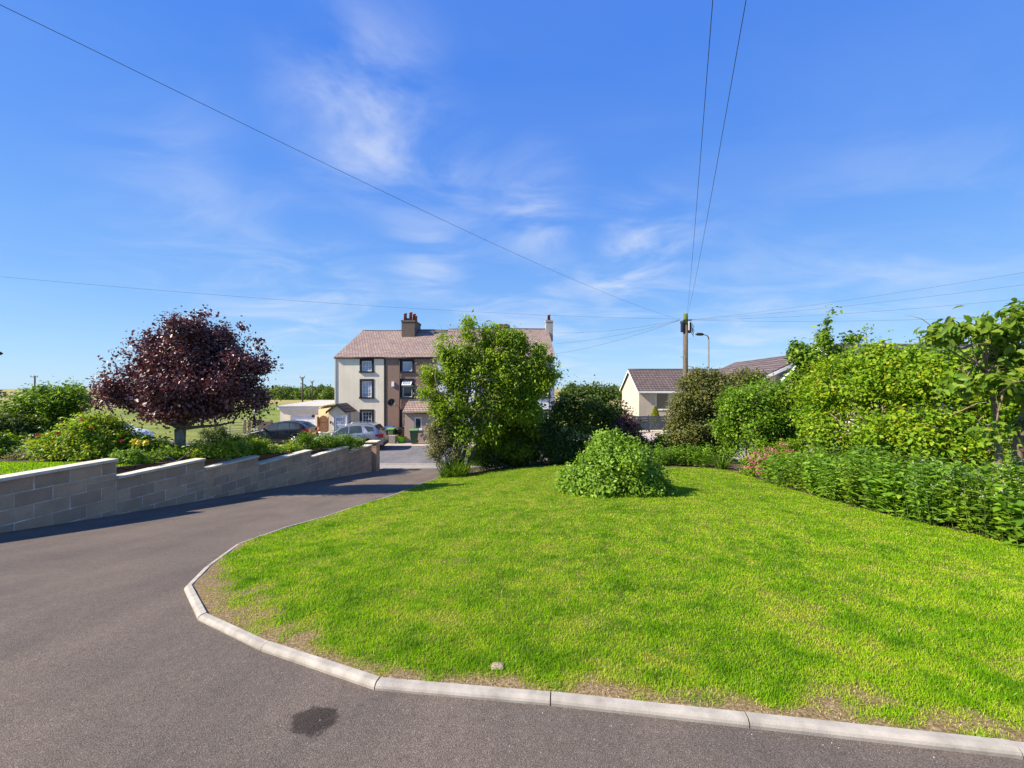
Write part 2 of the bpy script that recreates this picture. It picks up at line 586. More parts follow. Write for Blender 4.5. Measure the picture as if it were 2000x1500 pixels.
KERB_PX = [(2000, 1484), (1465, 1424), (1075, 1380), (731, 1349), (509, 1272), (386, 1212), (359, 1153), (399, 1112), (460, 1067), (547, 1036),
           (627, 1013), (684, 994), (760, 971), (851, 936)]
KERB = [pix_on(a, b, hd) for a, b in KERB_PX]
d0 = Vector(KERB[0]) - Vector(KERB[1])
near_end = [tuple(Vector(KERB[0]) + d0.normalized() * k) for k in (3.66, 2.745, 1.83, 0.915)]
KERB = near_end + KERB
_ki = max(range(len(KERB)), key=lambda i: -KERB[i][0])       # westernmost point
_upper = KERB[_ki:]
_lower = KERB[:_ki + 1][::-1]
_uy = np.array([p[1] for p in _upper]); _ux = np.array([p[0] for p in _upper])
_o = np.argsort(_uy); _uy = _uy[_o]; _ux = _ux[_o]
_ly = np.array([p[1] for p in _lower]); _lx = np.array([p[0] for p in _lower])
_o = np.argsort(_ly); _ly = _ly[_o]; _lx = _lx[_o]


def x_left(y):
    y = np.asarray(y, dtype=float)
    return np.where(y >= _uy[0], np.interp(y, _uy, _ux), np.interp(y, _ly, _lx))


def sstep(t):
    t = np.clip(t, 0, 1)
    return t * t * (3 - 2 * t)


WX0, WDX = -8.5, 0.133          # the block wall runs along x = WX0 + WDX*y


def wall_x(y): return WX0 + WDX * np.asarray(y, dtype=float)


def hs(x, y):
    """street and far land"""
    x = np.asarray(x, dtype=float); y = np.asarray(y, dtype=float)
    b = np.interp(x, [-90, -28, -18.5, 5, 14, 60, 120], [3.0, 3.4, 4.12, 4.15, 3.45, 3.1, 3.1])
    near = b + 0.022 * (y - 22)
    far = np.interp(y, [30, 60, 120, 170, 260, 500, 900, 4000], [4.3, 5.0, 5.9, 7.0, 13.0, 19.0, 26.0, 46.0])
    f = sstep((y - 30) / 40)
    return near * (1 - f) + far * f


def h_yard(x, y):
    x = np.asarray(x, dtype=float); y = np.asarray(y, dtype=float)
    k = sstep((x - x_left(y)) / 5.0)
    return hd(y) * (1 - k) + hl(y) * k


def gz(x, y):
    """ground height anywhere plants or things stand"""
    x = np.asarray(x, dtype=float); y = np.asarray(y, dtype=float)
    h = np.where(y > 18.3, hs(x, y), np.where(x < wall_x(y), hg(y), h_yard(x, y)))
    return EYE - h


def vnoise(x, y, scale, seed):
    r = np.random.default_rng(seed)
    g = r.random((64, 64))
    u = np.asarray(x) / scale + 1000.0
    v = np.asarray(y) / scale + 1000.0
    i = np.floor(u).astype(int); j = np.floor(v).astype(int)
    a = sstep(u - i); b = sstep(v - j)
    i0, i1, j0, j1 = i % 64, (i + 1) % 64, j % 64, (j + 1) % 64
    return (g[i0, j0] * (1 - a) + g[i1, j0] * a) * (1 - b) + (g[i0, j1] * (1 - a) + g[i1, j1] * a) * b


def sheet(name, xs, ys, zfun, mat, kind='structure', attrs=None):
    """grid sheet; xs may be a function of y returning the row's x values"""
    rows = []
    for y in ys:
        r = xs(y) if callable(xs) else xs
        rows.append(np.stack([r, np.full(len(r), y)], 1))
    n = len(rows[0])
    xy = np.concatenate(rows)
    co = np.column_stack([xy, zfun(xy[:, 0], xy[:, 1])])
    i, j = np.meshgrid(np.arange(len(rows) - 1), np.arange(n - 1), indexing='ij')
    a = (i * n + j).ravel()
    q = np.stack([a, a + 1, a + n + 1, a + n], 1)
    me = np_mesh(name, co, q, mat, attrs(xy) if attrs else None, smooth=True, quads=True)
    o = link(name, me)
    return tag(o, kind=kind)


# ---------------------------------------- setting: land, street, drive, garden ground
def m_field():
    m, t, p = mat_base('pasture', 0.95, 0.1)
    v = objcoord(t)
    big = noise(t, objcoord(t, (0.6, 0.25, 1)), 0.06, 5, 0.6)
    st = noise(t, objcoord(t, (0.25, 1.2, 1)), 0.35, 4, 0.65)
    c = ramp(t, big, [(0.3, (0.135, 0.19, 0.035)), (0.52, (0.19, 0.23, 0.05)), (0.72, (0.29, 0.26, 0.10))])
    c = mixc_(t, 1.0, c, ramp(t, st, [(0.35, (0.72, 0.76, 0.7)), (0.65, (1.15, 1.12, 1.05))]), 'MULTIPLY')
    # the far end of the pasture is long dry grass
    s = N(t, 'ShaderNodeSeparateXYZ')
    t.links.new(v, s.inputs[0])
    mr = N(t, 'ShaderNodeMapRange', interpolation_type='SMOOTHSTEP')
    mr.inputs['From Min'].default_value = 85
    mr.inputs['From Max'].default_value = 135
    t.links.new(s.outputs[1], mr.inputs['Value'])
    c = mixc_(t, math_node(t, 'MULTIPLY', mr.outputs[0], 0.75), c, (0.36, 0.28, 0.11))
    t.links.new(c, p.inputs['Base Color'])
    bump(t, p, noise(t, v, 3, 5, 0.7), 0.5, 0.3)
    return m


def land_z(x, y):
    h = hs(x, y)
    zone = (y < 18.6)
    h = np.where(zone, 5.2, h + 0.03)
    return EYE - h


M['field'] = m_field()
_ly1 = np.concatenate([np.linspace(-40, 18, 12), [18.5, 18.7], np.linspace(19, 60, 60), np.geomspace(63, 4000, 60)])
sheet('field', np.concatenate([-np.geomspace(4000, 62, 40), np.linspace(-60, 60, 90), np.geomspace(62, 4000, 40)]), _ly1, land_z, M['field'])

sheet('street', np.linspace(-70, 70, 100), np.linspace(19.45, 25.6, 14), lambda x, y: EYE - hs(x, y) + 0.012, M['street'])
sheet('forecourt', np.linspace(-20.5, 12, 60), np.linspace(25.75, 31, 10), lambda x, y: EYE - hs(x, y) + 0.06, M['paving'])
sheet('pavement', np.linspace(-70, 70, 100), np.linspace(18.2, 19.3, 5), lambda x, y: EYE - hs(x, y) + 0.03, M['concrete'])
# kerbs along both sides of the street
for nm, y0, y1, zt in (('street_kerb', 19.3, 19.45, 0.05), ('far_kerb', 25.6, 25.75, 0.08)):
    root = thing('street_kerb', 'pale concrete kerb along the street ' + ('in front of the driveway mouth' if y0 < 20 else 'beside the terrace forecourt'),
                 'kerb', (0, y0, EYE - 4.2))
    for k in range(-18 if y0 > 20 else -4, 7):
        xa, xb = k * 0.915 * 2, (k + 1) * 0.915 * 2 - 0.012
        za, zb = EYE - float(hs(xa, y0)) + zt, EYE - float(hs(xb, y0)) + zt
        mb = MB()
        mb.poly([(xa, y0, za - .25), (xb, y0, zb - .25), (xb, y0, zb), (xa, y0, za)])
        mb.poly([(xa, y0, za), (xb, y0, zb), (xb, y1, zb), (xa, y1, za)])
        mb.poly([(xb, y1, zb - .25), (xa, y1, za - .25), (xa, y1, za), (xb, y1, zb)])
        mb.build('kerb_stone', M['kerb'], root)

sheet('driveway', lambda y: np.linspace(float(wall_x(y)) - 0.02, 14, 60), np.linspace(-6, 18.2, 110), lambda x, y: EYE - hd(y), M['tarmac'])

# bed soil under lawn and planting
sheet('garden_bed', lambda y: np.linspace(float(x_left(y)) + 0.2, 20, 70), np.concatenate([np.linspace(1.75, 18.2, 100)]),
      lambda x, y: EYE - h_yard(x, y) + 0.012 + 0.05 * (vnoise(x, y, 0.35, 3) - 0.5) * (x > 6.2), M['soil'])
sheet('neighbour_garden', lambda y: np.linspace(-45, float(wall_x(y)) - 0.2, 60), np.linspace(-4, 17.5, 60),
      lambda x, y: EYE - hg(y), M['soil'])

# lawn: lofted between kerb and bed edge
BED = [(9.0, 0.2), (6.3, 1.6), (5.85, 3.0), (5.85, 4.4), (5.92, 6.3), (6.3, 8.6), (6.95, 11.0), (7.45, 12.8), (7.1, 13.9), (5.6, 14.4), (3.6, 15.0), (1.9, 15.4), (-0.8, 15.5), (-1.7, 14.9),
       (-2.75, 14.55)]


def resample(pts, n):
    p = np.array(pts, dtype=float)
    s = np.concatenate([[0], np.cumsum(np.linalg.norm(np.diff(p, axis=0), axis=1))])
    u = np.linspace(0, s[-1], n)
    return np.column_stack([np.interp(u, s, p[:, 0]), np.interp(u, s, p[:, 1])])


KIN = []
for i, p in enumerate(KERB):
    a = Vector(KERB[max(0, i - 1)]); b = Vector(KERB[min(len(KERB) - 1, i + 1)])
    d = (b - a).normalized()
    KIN.append(tuple(Vector(p) + Vector((d.y, -d.x)) * 0.045))
NL = 220
ka = resample(KIN, NL)
# pair kerb and bed points so the loft does not fold
kb = np.zeros_like(ka)
bs = resample(BED, 2000)
uu = np.linspace(0, 1, NL) ** 1.0
kb = resample(BED, NL)
ML = 90
t_ = np.linspace(0, 1, ML)
xy = (ka[:, None, :] * (1 - t_[None, :, None]) + kb[:, None, :] * t_[None, :, None]).reshape(-1, 2)


def kerb_dist(x, y):
    """distance to the kerb line"""
    p = np.column_stack([x, y])
    best = np.full(len(p), 1e9)
    for a, b in zip(KERB[:-1], KERB[1:]):
        a = np.array(a); b = np.array(b)
        ab = b - a
        t = np.clip(((p - a) @ ab) / (ab @ ab), 0, 1)
        best = np.minimum(best, np.linalg.norm(p - (a + t[:, None] * ab), axis=1))
    return best


def bare(x, y):
    """0..1 how worn the turf is: a ragged strip inside the kerb and a few thin patches"""
    d = kerb_dist(x, y)
    n = 0.65 * vnoise(x, y, 0.22, 11) + 0.35 * vnoise(x, y, 0.07, 12)
    wid = 0.06 + 0.17 * vnoise(x, y, 0.9, 13) + 0.30 * np.exp(-((np.asarray(x) + 2.3) ** 2 + (np.asarray(y) - 3.3) ** 2) / 0.5)
    wid = np.where(np.asarray(y) > 5, wid * 0.45, wid)
    e = np.clip(1.25 - d / wid + (n - 0.5) * 2.2, 0, 1)
    p = np.clip((0.62 * vnoise(x, y, 0.5, 14) + 0.38 * vnoise(x, y, 0.13, 15) - 0.70) * 5, 0, 1) * 0.22
    return np.maximum(e, p)


def dry(x, y):
    return np.clip(0.20 * vnoise(x, y, 0.6, 21) + 0.42 * vnoise(x, y, 0.2, 22) + 0.36 * vnoise(x, y, 0.085, 24) + 0.06 * vnoise(x, y, 2.6, 23) + 0.06
                   + 0.05 * np.tanh(3 * np.sin(2 * np.pi * (np.asarray(x) - 0.28 * np.asarray(y)) / 1.05)), 0, 1)


def lawn_z(x, y):
    return EYE - h_yard(x, y) + 0.03 + 0.02 * (vnoise(x, y, 1.3, 31) - 0.5) + 0.012 * (vnoise(x, y, 0.3, 32) - 0.5)


def m_turf():
    m, t, p = mat_base('turf', 0.95, 0.1)
    a = N(t, 'ShaderNodeAttribute', attribute_name='bare')
    d = N(t, 'ShaderNodeAttribute', attribute_name='dry')
    v = objcoord(t)
    f = noise(t, v, 60, 4, 0.7)
    g = ramp(t, d.outputs['Fac'], [(0.2, (0.060, 0.105, 0.006)), (0.8, (0.14, 0.145, 0.025))])
    s = ramp(t, f, [(0.3, (0.13, 0.085, 0.04)), (0.52, (0.25, 0.175, 0.085)), (0.72, (0.42, 0.32, 0.18))])
    fac = math_node(t, 'MULTIPLY', a.outputs['Fac'], 1.2, True)
    c = mixc_(t, fac, g, s)
    c = mixc_(t, 1.0, c, ramp(t, f, [(0.3, (0.7, 0.7, 0.7)), (0.7, (1.15, 1.15, 1.15))]), 'MULTIPLY')
    t.links.new(c, p.inputs['Base Color'])
    bump(t, p, f, 0.7, 0.015)
    return m


M['turf'] = m_turf()
co = np.column_stack([xy, lawn_z(xy[:, 0], xy[:, 1])])
i, j = np.meshgrid(np.arange(NL - 1), np.arange(ML - 1), indexing='ij')
a = (i * ML + j).ravel()
lawn = link('lawn', np_mesh('lawn', co, np.stack([a, a + ML, a + ML + 1, a + 1], 1), M['turf'],
                            {'bare': bare(xy[:, 0], xy[:, 1]), 'dry': dry(xy[:, 0], xy[:, 1])}, smooth=True, quads=True))
tag(lawn, kind='structure')
LAWN_POLY = np.concatenate([ka, kb[::-1]])


def in_poly(x, y, poly):
    inside = np.zeros(len(x), dtype=bool)
    n = len(poly)
    px, py = poly[:, 0], poly[:, 1]
    j = n - 1
    for i in range(n):
        c = ((py[i] > y) != (py[j] > y)) & (x < (px[j] - px[i]) * (y - py[i]) / (py[j] - py[i] + 1e-12) + px[i])
        inside ^= c
        j = i
    return inside


# ------------------------------------------------------------------ grass blades
def m_grass():
    m, t, p = mat_base('grass_blade', 0.6, 0.12)
    a = N(t, 'ShaderNodeAttribute', attribute_name='tint')
    c = ramp(t, a.outputs['Fac'], [(0.0, (0.060, 0.165, 0.003)), (0.3, (0.175, 0.365, 0.004)), (0.62, (0.35, 0.51, 0.010)), (0.8, (0.50, 0.48, 0.07)), (1.0, (0.60, 0.47, 0.21))])
    t.links.new(c, p.inputs['Base Color'])
    tr = t.nodes.new('ShaderNodeBsdfTranslucent')
    t.links.new(mixc_(t, 1.0, c, (1.5, 1.5, 0.7), 'MULTIPLY'), tr.inputs['Color'])
    mx = t.nodes.new('ShaderNodeMixShader')
    mx.inputs[0].default_value = 0.42
    t.links.new(p.outputs[0], mx.inputs[1])
    t.links.new(tr.outputs[0], mx.inputs[2])
    t.links.new(mx.outputs[0], t.nodes['Material Output'].inputs['Surface'])
    return m


M['grass'] = m_grass()


def blades(x, y, zf, hgt, wid, tint):
    n = len(x)
    z = zf(x, y)
    ang = rng.random(n) * 2 * np.pi
    la = rng.random(n) * 2 * np.pi
    lean = np.abs(rng.normal(0, 0.55, n)) + 0.1
    b = np.column_stack([np.cos(ang), np.sin(ang), np.zeros(n)]) * (wid * 0.5)[:, None]
    base = np.column_stack([x, y, z - 0.004])
    tip = base + np.column_stack([np.cos(la) * lean * hgt, np.sin(la) * lean * hgt, hgt / np.sqrt(1 + lean * lean * 0.6)])
    mid = base + (tip - base) * 0.55 + np.column_stack([np.zeros(n), np.zeros(n), hgt * 0.12])
    co = np.stack([base - b, base + b, mid + b * 0.8, tip, mid - b * 0.8], 1).reshape(-1, 3)
    k = np.arange(n) * 5
    tr = np.concatenate([np.stack([k, k + 1, k + 2], 1), np.stack([k, k + 2, k + 4], 1), np.stack([k + 4, k + 2, k + 3], 1)])
    return co, tr, np.repeat(tint, 5)


def make_grass():
    n = 2300000
    # density falls off with the square of the distance
    inv = rng.uniform(1 / 15.6, 1 / 1.2, n)
    y = 1 / inv
    x = rng.uniform(-4, 8.6, n)
    m = (np.abs(x) < 1.36 * y + 2.6)
    x, y = x[m], y[m]
    m = in_poly(x, y, LAWN_POLY)
    x, y = x[m], y[m]
    br = bare(x, y)
    m = rng.random(len(x)) > br * 1.08
    x, y, br = x[m], y[m], br[m]
    lim = 500000
    if len(x) > lim:
        s = rng.permutation(len(x))[:lim]
        x, y, br = x[s], y[s], br[s]
    d = dry(x, y)
    cl = vnoise(x, y, 0.16, 41) * 0.6 + vnoise(x, y, 0.05, 42) * 0.4
    hgt = (0.012 + 0.020 * cl) * rng.uniform(0.7, 1.35, len(x)) * (1 - 0.4 * br)
    wid = np.maximum(0.0028, 0.0013 * y) * rng.uniform(0.7, 1.3, len(x))
    tint = np.clip(0.10 + 0.58 * d + 0.26 * (rng.random(len(x)) - 0.5) - 0.42 * (cl - 0.5) + 0.3 * br, 0, 0.75)
    clv = (vnoise(x, y, 0.11, 51) * vnoise(x, y, 0.9, 52)) > 0.56
    tint = np.where(clv, tint * 0.55, tint)
    straw = rng.random(len(x)) < (0.035 + 0.16 * np.clip(d - 0.35, 0, 1) + 0.45 * br)
    tint = np.where(straw, rng.uniform(0.75, 1.0, len(x)), tint)
    co, tr, ti = blades(x, y, lawn_z, hgt, wid, tint)
    o = link('grass', np_mesh('grass', co, tr, M['grass'], {'tint': ti}))
    tag(o, 'short bright green mown grass of the garden lawn', 'grass', kind='stuff')


make_grass()
# neighbour's strip of lawn behind the wall
n = 26000
x = rng.uniform(-14, -7.4, n); y = rng.uniform(5.2, 8.35, n)
m = (x < wall_x(y) - 0.3) & (np.abs(x + 11) + 0 * y < 5)
x, y = x[m], y[m]
co, tr, ti = blades(x, y, lambda a, b: EYE - hg(b), np.full(len(x), 0.035) * rng.uniform(.7, 1.3, len(x)), np.full(len(x), 0.012), rng.uniform(0.2, 0.55, len(x)))
tag(link('grass', np_mesh('grass', co, tr, M['grass'], {'tint': ti})), "mown grass of the neighbouring garden behind the block wall", 'grass', kind='stuff')

# a flat pale stone lying at the lawn's edge, and crumbs of stone in the worn strip
sx, sy = pix_on(972, 1318, hd)
bm = bmesh.new()
bmesh.ops.create_icosphere(bm, subdivisions=2, radius=1)
for v in bm.verts:
    k = 1 + 0.22 * (math.sin(v.co.x * 5 + 1) * math.cos(v.co.y * 4))
    v.co = Vector((v.co.x * 0.042 * k, v.co.y * 0.03 * k, v.co.z * 0.016))
me = bpy.data.meshes.new('stone'); bm.to_mesh(me); bm.free(); me.materials.append(M['stone'])
o = link('stone', me); o.location = (sx, sy, float(lawn_z(np.array([sx]), np.array([sy]))[0]) + 0.006)
tag(o, 'flat pale stone lying in thin grass by the lawn kerb', 'stone')

n = 2600
x = rng.uniform(-3, 6, n * 20); y = 1 / rng.uniform(1 / 6, 1 / 1.2, n * 20)
m = in_poly(x, y, LAWN_POLY)
x, y = x[m], y[m]
m = rng.random(len(x)) < (bare(x, y) - 0.45)
x, y = x[m][:n], y[m][:n]
z = lawn_z(x, y)
r = rng.uniform(0.002, 0.007, len(x))
oct_ = np.array([[1, 0, 0], [0, 1, 0], [-1, 0, 0], [0, -1, 0], [0, 0, .7], [0, 0, -.7]])
co = (np.column_stack([x, y, z])[:, None, :] + oct_[None] * (r[:, None, None] * rng.uniform(0.6, 1.3, (len(x), 6, 1)))).reshape(-1, 3)
ft = np.array([[0, 1, 4], [1, 2, 4], [2, 3, 4], [3, 0, 4], [1, 0, 5], [2, 1, 5], [3, 2, 5], [0, 3, 5]])
tr = (np.arange(len(x))[:, None, None] * 6 + ft[None]).reshape(-1, 3)
tag(link('gravel', np_mesh('gravel', co, tr, M['stone'])), 'small stone crumbs in the worn strip beside the kerb', 'gravel', kind='stuff')

n = 5200
x = rng.uniform(-8, 8, n); y = 1 / rng.uniform(1 / 9, 1 / 1.1, n)
kd = kerb_dist(x, y)
m = (x > wall_x(y) + .12) & ~in_poly(x, y, LAWN_POLY) & (kd > .03) & (y < np.where(x > x_left(y), 2.6, 99)) & (rng.random(n) < .12 + .9 * np.exp(-kd / .05) + .5 * np.exp(-(x - wall_x(y)) / .12))
m &= ~((x > x_left(y) - .06) & (y > 1.9))
x, y = x[m], y[m]
z = EYE - hd(y)
r = rng.uniform(0.0015, 0.0048, len(x))
co = (np.column_stack([x, y, z])[:, None, :] + oct_[None] * (r[:, None, None] * rng.uniform(0.6, 1.5, (len(x), 6, 1)))).reshape(-1, 3)
tr = (np.arange(len(x))[:, None, None] * 6 + ft[None]).reshape(-1, 3)
tag(link('grit', np_mesh('grit', co, tr, M['kerb'])), 'pale loose grit scattered over the tarmac drive', 'grit', kind='stuff')

# ------------------------------------------------------------------ kerb round the lawn
edging = thing('lawn_kerb', 'pale concrete edging kerb curving round the lawn beside the drive', 'kerb', (KERB[6][0], KERB[6][1], EYE - float(hd(KERB[6][1]))))
runs = []
for i in range(len(KERB) - 1):
    a = Vector(KERB[i]); b = Vector(KERB[i + 1])
    L = (b - a).length
    k = max(1, round(L / 0.915)) if L > 1.3 else 1
    for q in range(k):
        runs.append((a.lerp(b, q / k), a.lerp(b, (q + 1) / k)))
for q, (a, b) in enumerate(runs):
    d = (b - a).normalized()
    nrm = Vector((d.y, -d.x))

    def mit(p, dn):
        if dn is None:
            return nrm
        n2 = Vector((dn.y, -dn.x))
        s = (nrm + n2)
        s = s.normalized()
        return s / max(0.5, s.dot(nrm))
    dp = (runs[q - 1][1] - runs[q - 1][0]).normalized() if q > 0 else None
    dn = (runs[q + 1][1] - runs[q + 1][0]).normalized() if q < len(runs) - 1 else None
    g = 0.003
    ends = []
    lift = random.uniform(-0.0035, 0.0035)
    for p, mm, sgn in ((a, mit(a, dp), 1), (b, mit(b, dn), -1)):
        pp = p + d * g * sgn
        z = EYE - float(hd(p.y)) + lift
        ring = []
        for (vv, ww) in ((0, -0.12), (0.001, 0.014), (0.006, 0.024), (0.016, 0.032), (0.022, 0.034), (0.051, 0.035), (0.056, 0.031), (0.056, -0.12)):
            ring.append((pp.x + mm.x * vv, pp.y + mm.y * vv, z + ww))
        ends.append(ring)
    mb = MB()
    nn = len(ends[0])
    mb.v = ends[0] + ends[1]
    for i in range(nn - 1):
        mb.f.append((i, i + nn, i + 1 + nn, i + 1)); mb.sm.append(False)
    mb.f.append(tuple(range(nn))); mb.f.append(tuple(reversed(range(nn, 2 * nn)))); mb.sm += [False, False]
    mb.build('kerb_stone', M['kerb'], edging)

# ------------------------------------------------------------------ stepped block wall beside the drive
WD = Vector((WDX, 1, 0)).normalized()          # along the wall
WN = Vector((1, -WDX, 0)).normalized()         # towards the drive
THK = 0.215
bw = bpy.data.meshes.new('block')
bm = bmesh.new()
bmesh.ops.create_cube(bm, size=1.0)
bmesh.ops.bevel(bm, geom=list(bm.edges), offset=0.008, segments=1, affect='EDGES')
bm.to_mesh(bw); bm.free()
bw.materials.append(M['block'])
WALL_ROT = math.atan2(WD.y, WD.x)


def place_block(parent, y_mid, length, z_mid, height, out=0.0, thick=THK, mesh=bw, name='block'):
    o = bpy.data.objects.new(name, mesh)
    COL.objects.link(o)
    o.parent = parent
    x = float(wall_x(y_mid))
    p = Vector((x, y_mid, z_mid)) + WN * out - ORG[parent.name]
    o.location = p
    o.rotation_euler = (0, 0, WALL_ROT)
    o.scale = (length, thick, height)
    return o


wall = thing('block_wall', 'stepped grey-brown concrete block wall with pale coping beside the drive', 'wall', (float(wall_x(7)), 7, EYE - float(hd(7))))
SEG = [(1.2, 7.23, 1.40), (7.23, 9.0, 1.735), (9.0, 10.58, 1.965), (10.58, 12.8, 2.19), (12.8, 15.0, 2.42), (15.0, 16.85, 2.65)]
core = MB()
CH = 0.225
cop_me = bpy.data.meshes.new('coping_slab')
bm = bmesh.new(); bmesh.ops.create_cube(bm, size=1.0)
bmesh.ops.bevel(bm, geom=list(bm.edges), offset=0.012, segments=2, affect='EDGES'); bm.to_mesh(cop_me); bm.free()
cop_me.materials.append(M['coping'])
sn = math.hypot(1, WDX)
for si, (ya, yb, htop) in enumerate(SEG):
    ztop = EYE - htop
    zc = ztop - 0.05
    nslab = max(1, round((yb - ya) * sn / 0.9))
    for q in range(nslab):
        y0 = ya + (yb - ya) * q / nslab; y1 = ya + (yb - ya) * (q + 1) / nslab
        place_block(wall, (y0 + y1) / 2, (y1 - y0) * sn - 0.004, ztop - 0.025, 0.05, 0.012, THK + 0.07, cop_me, 'coping_slab')
    # mortar core, set back behind the block faces
    for y0 in np.arange(ya, yb - 0.01, 0.45):
        y1 = min(yb, y0 + 0.45)
        A = Vector((float(wall_x(y0)), y0, 0)); B = Vector((float(wall_x(y1)), y1, 0))
        o_ = WN * (THK / 2 - 0.003)
        za = EYE - float(hd(y1)) - 0.3
        pts = [A - o_, B - o_, B + o_, A + o_]
        b = len(core.v)
        core.v += [(p.x, p.y, za) for p in pts] + [(p.x, p.y, zc - 0.001) for p in pts]
        for f in ((0, 3, 2, 1), (4, 5, 6, 7), (0, 1, 5, 4), (1, 2, 6, 5), (2, 3, 7, 6), (3, 0, 4, 7)):
            core.f.append(tuple(b + i for i in f)); core.sm.append(False)
    row = 0
    z1 = zc
    while True:
        z0 = z1 - CH
        # lowest visible course is the one that meets the drive at the near (high) end
        low_y = ya
        if z1 < EYE - float(hd(yb)) - 0.02:
            break
        y = ya + (0.0 if row % 2 == 0 else -0.22)
        first = True
        while y < yb - 0.02:
            ln = 0.45 / sn
            y0 = max(ya, y); y1 = min(yb, y + ln)
            if yb - y1 < 0.09:
                y1 = yb
            if y1 - y0 > 0.03 and z1 > EYE - float(hd(y1)) - 0.03:
                L = (y1 - y0) * sn
                if y1 >= yb - 0.001 and L > 0.3 and row in (1, 2) and si in (0, 1, 3):
                    # make-up courses of thin cut blocks at the step
                    hh = [CH * 0.42, CH * 0.58] if row == 1 else [CH * 0.5, CH * 0.5]
                    zz_ = z1
                    for h_ in hh:
                        place_block(wall, (y0 + y1) / 2, L - 0.010, zz_ - h_ / 2, h_ - 0.011, random.uniform(-.002, .002))
                        zz_ -= h_
                else:
                    place_block(wall, (y0 + y1) / 2, L - 0.015, (z0 + z1) / 2, CH - 0.014, random.uniform(-.002, .002))
            y = y1 if y1 == yb else y + ln
        z1 = z0
        row += 1
core.build('mortar', M['mortar'], wall)

# gate pillar at the street end
PY = 17.2
px_ = float(wall_x(PY))
pil = thing('gate_pillar', 'square concrete block gate pillar with flat cap at the end of the wall', 'pillar', (px_, PY, EYE - float(hd(PY))))
pz = EYE - 2.60
for r_ in range(6):
    z1 = pz - r_ * CH
    for k in range(2):
        ln = (0.29, 0.145)
        a = -0.22 if (r_ + k) % 2 == 0 else 0
        o = bpy.data.objects.new('block', bw); COL.objects.link(o); o.parent = pil
        if r_ % 2 == 0:
            o.location = (-0.11 + 0.22 * k, 0, z1 - CH / 2 - ORG[pil.name].z); o.scale = (0.212, 0.435, CH - 0.01)
        else:
            o.location = (0, -0.11 + 0.22 * k, z1 - CH / 2 - ORG[pil.name].z); o.scale = (0.435, 0.212, CH - 0.01)
MB().box(px_ - .205, px_ + .205, PY - .205, PY + .205, pz - 1.6, pz - .002).build('mortar', M['mortar'], pil)
MB().box(px_ - .26, px_ + .26, PY - .26, PY + .26, pz, pz + 0.055).build('pillar_cap', M['coping'], pil, 0.01)

# low retaining wall at the front of the neighbour's garden
fw = thing('garden_front_wall', 'low block wall holding the neighbouring garden above the street', 'wall', (-20, 17.75, EYE - 4.0))
MB().box(-45, px_ - 0.3, 17.55, 17.85, EYE - 4.8, EYE - 2.9).build('block_face', M['block'], fw)
MB().box(-45, px_ - 0.3, 17.5, 17.9, EYE - 2.9, EYE - 2.85).build('coping', M['coping'], fw)


# ------------------------------------------------------------------ buildings
def wall_holes(mb, x0, x1, z0, z1, y, holes, depth=0.12):
    """front wall facing the camera side (-y) with real openings and reveals"""
    xs = sorted({x0, x1, *[h[0] for h in holes], *[h[1] for h in holes]})
    zs = sorted({z0, z1, *[h[2] for h in holes], *[h[3] for h in holes]})
    for a, b in zip(xs[:-1], xs[1:]):
        for c, d in zip(zs[:-1], zs[1:]):
            mx, mz = (a + b) / 2, (c + d) / 2
            if any(h[0] < mx < h[1] and h[2] < mz < h[3] for h in holes):
                continue
            mb.poly([(a, y, c), (b, y, c), (b, y, d), (a, y, d)])
    for (a, b, c, d) in holes:
        mb.poly([(a, y, c), (a, y + depth, c), (a, y + depth, d), (a, y, d)])
        mb.poly([(b, y, c), (b, y, d), (b, y + depth, d), (b, y + depth, c)])
        mb.poly([(a, y, d), (a, y + depth, d), (b, y + depth, d), (b, y, d)])
        mb.poly([(a, y, c), (b, y, c), (b, y + depth, c), (a, y + depth, c)])


def window(parent, a, b, c, d, y, bars=(0, 0), pane='netglass', sur=0.0, surmat='black', fr=0.055, sill=True, transom=None, rec=0.07, name='window'):
    mb = MB()
    yf = y + rec
    mb.box(a, b, yf, yf + .06, c, c + fr).box(a, b, yf, yf + .06, d - fr, d)
    mb.box(a, a + fr, yf, yf + .06, c + fr, d - fr).box(b - fr, b, yf, yf + .06, c + fr, d - fr)
    if transom is not None:
        mb.box(a + fr, b - fr, yf, yf + .06, transom - fr / 2, transom + fr / 2)
    wdw = mb.build(name, M['white'], parent)
    MB().box(a + fr * .8, b - fr * .8, yf + .025, yf + .04, c + fr * .8, d - fr * .8).build('pane', M[pane], wdw)
    if bars != (0, 0):
        g = MB()
        for k in range(1, bars[0]):
            x = a + fr + (b - a - 2 * fr) * k / bars[0]
            g.box(x - .013, x + .013, yf + .008, yf + .024, c + fr, d - fr)
        for k in range(1, bars[1]):
            z = c + fr + (d - c - 2 * fr) * k / bars[1]
            g.box(a + fr, b - fr, yf + .006, yf + .022, z - .013, z + .013)
        g.build('glazing_bars', M['white'], wdw)
    if sur > 0:
        s = MB()
        s.box(a - sur, a, y - .025, y + .02, c, d).box(b, b + sur, y - .025, y + .02, c, d).box(a - sur, b + sur, y - .027, y + .02, d, d + sur)
        s.build('surround', M[surmat], wdw)
        MB().box(a - sur - .03, b + sur + .03, y - .09, y + .05, c - .12, c).build('sill', M[surmat], wdw)
    elif sill:
        MB().box(a - .05, b + .05, y - .06, y + .05, c - .05, c).build('sill', M['white'], wdw)
    return wdw


FY = 29.0                              # terrace front
KX = FY / F


def fx(px): return (px - 1000) * KX
def fz(py): return EYE - (py - 750) * KX


GB = EYE - 4.32                        # forecourt level
EAVE = fz(698.5)
RY = FY + 5.5


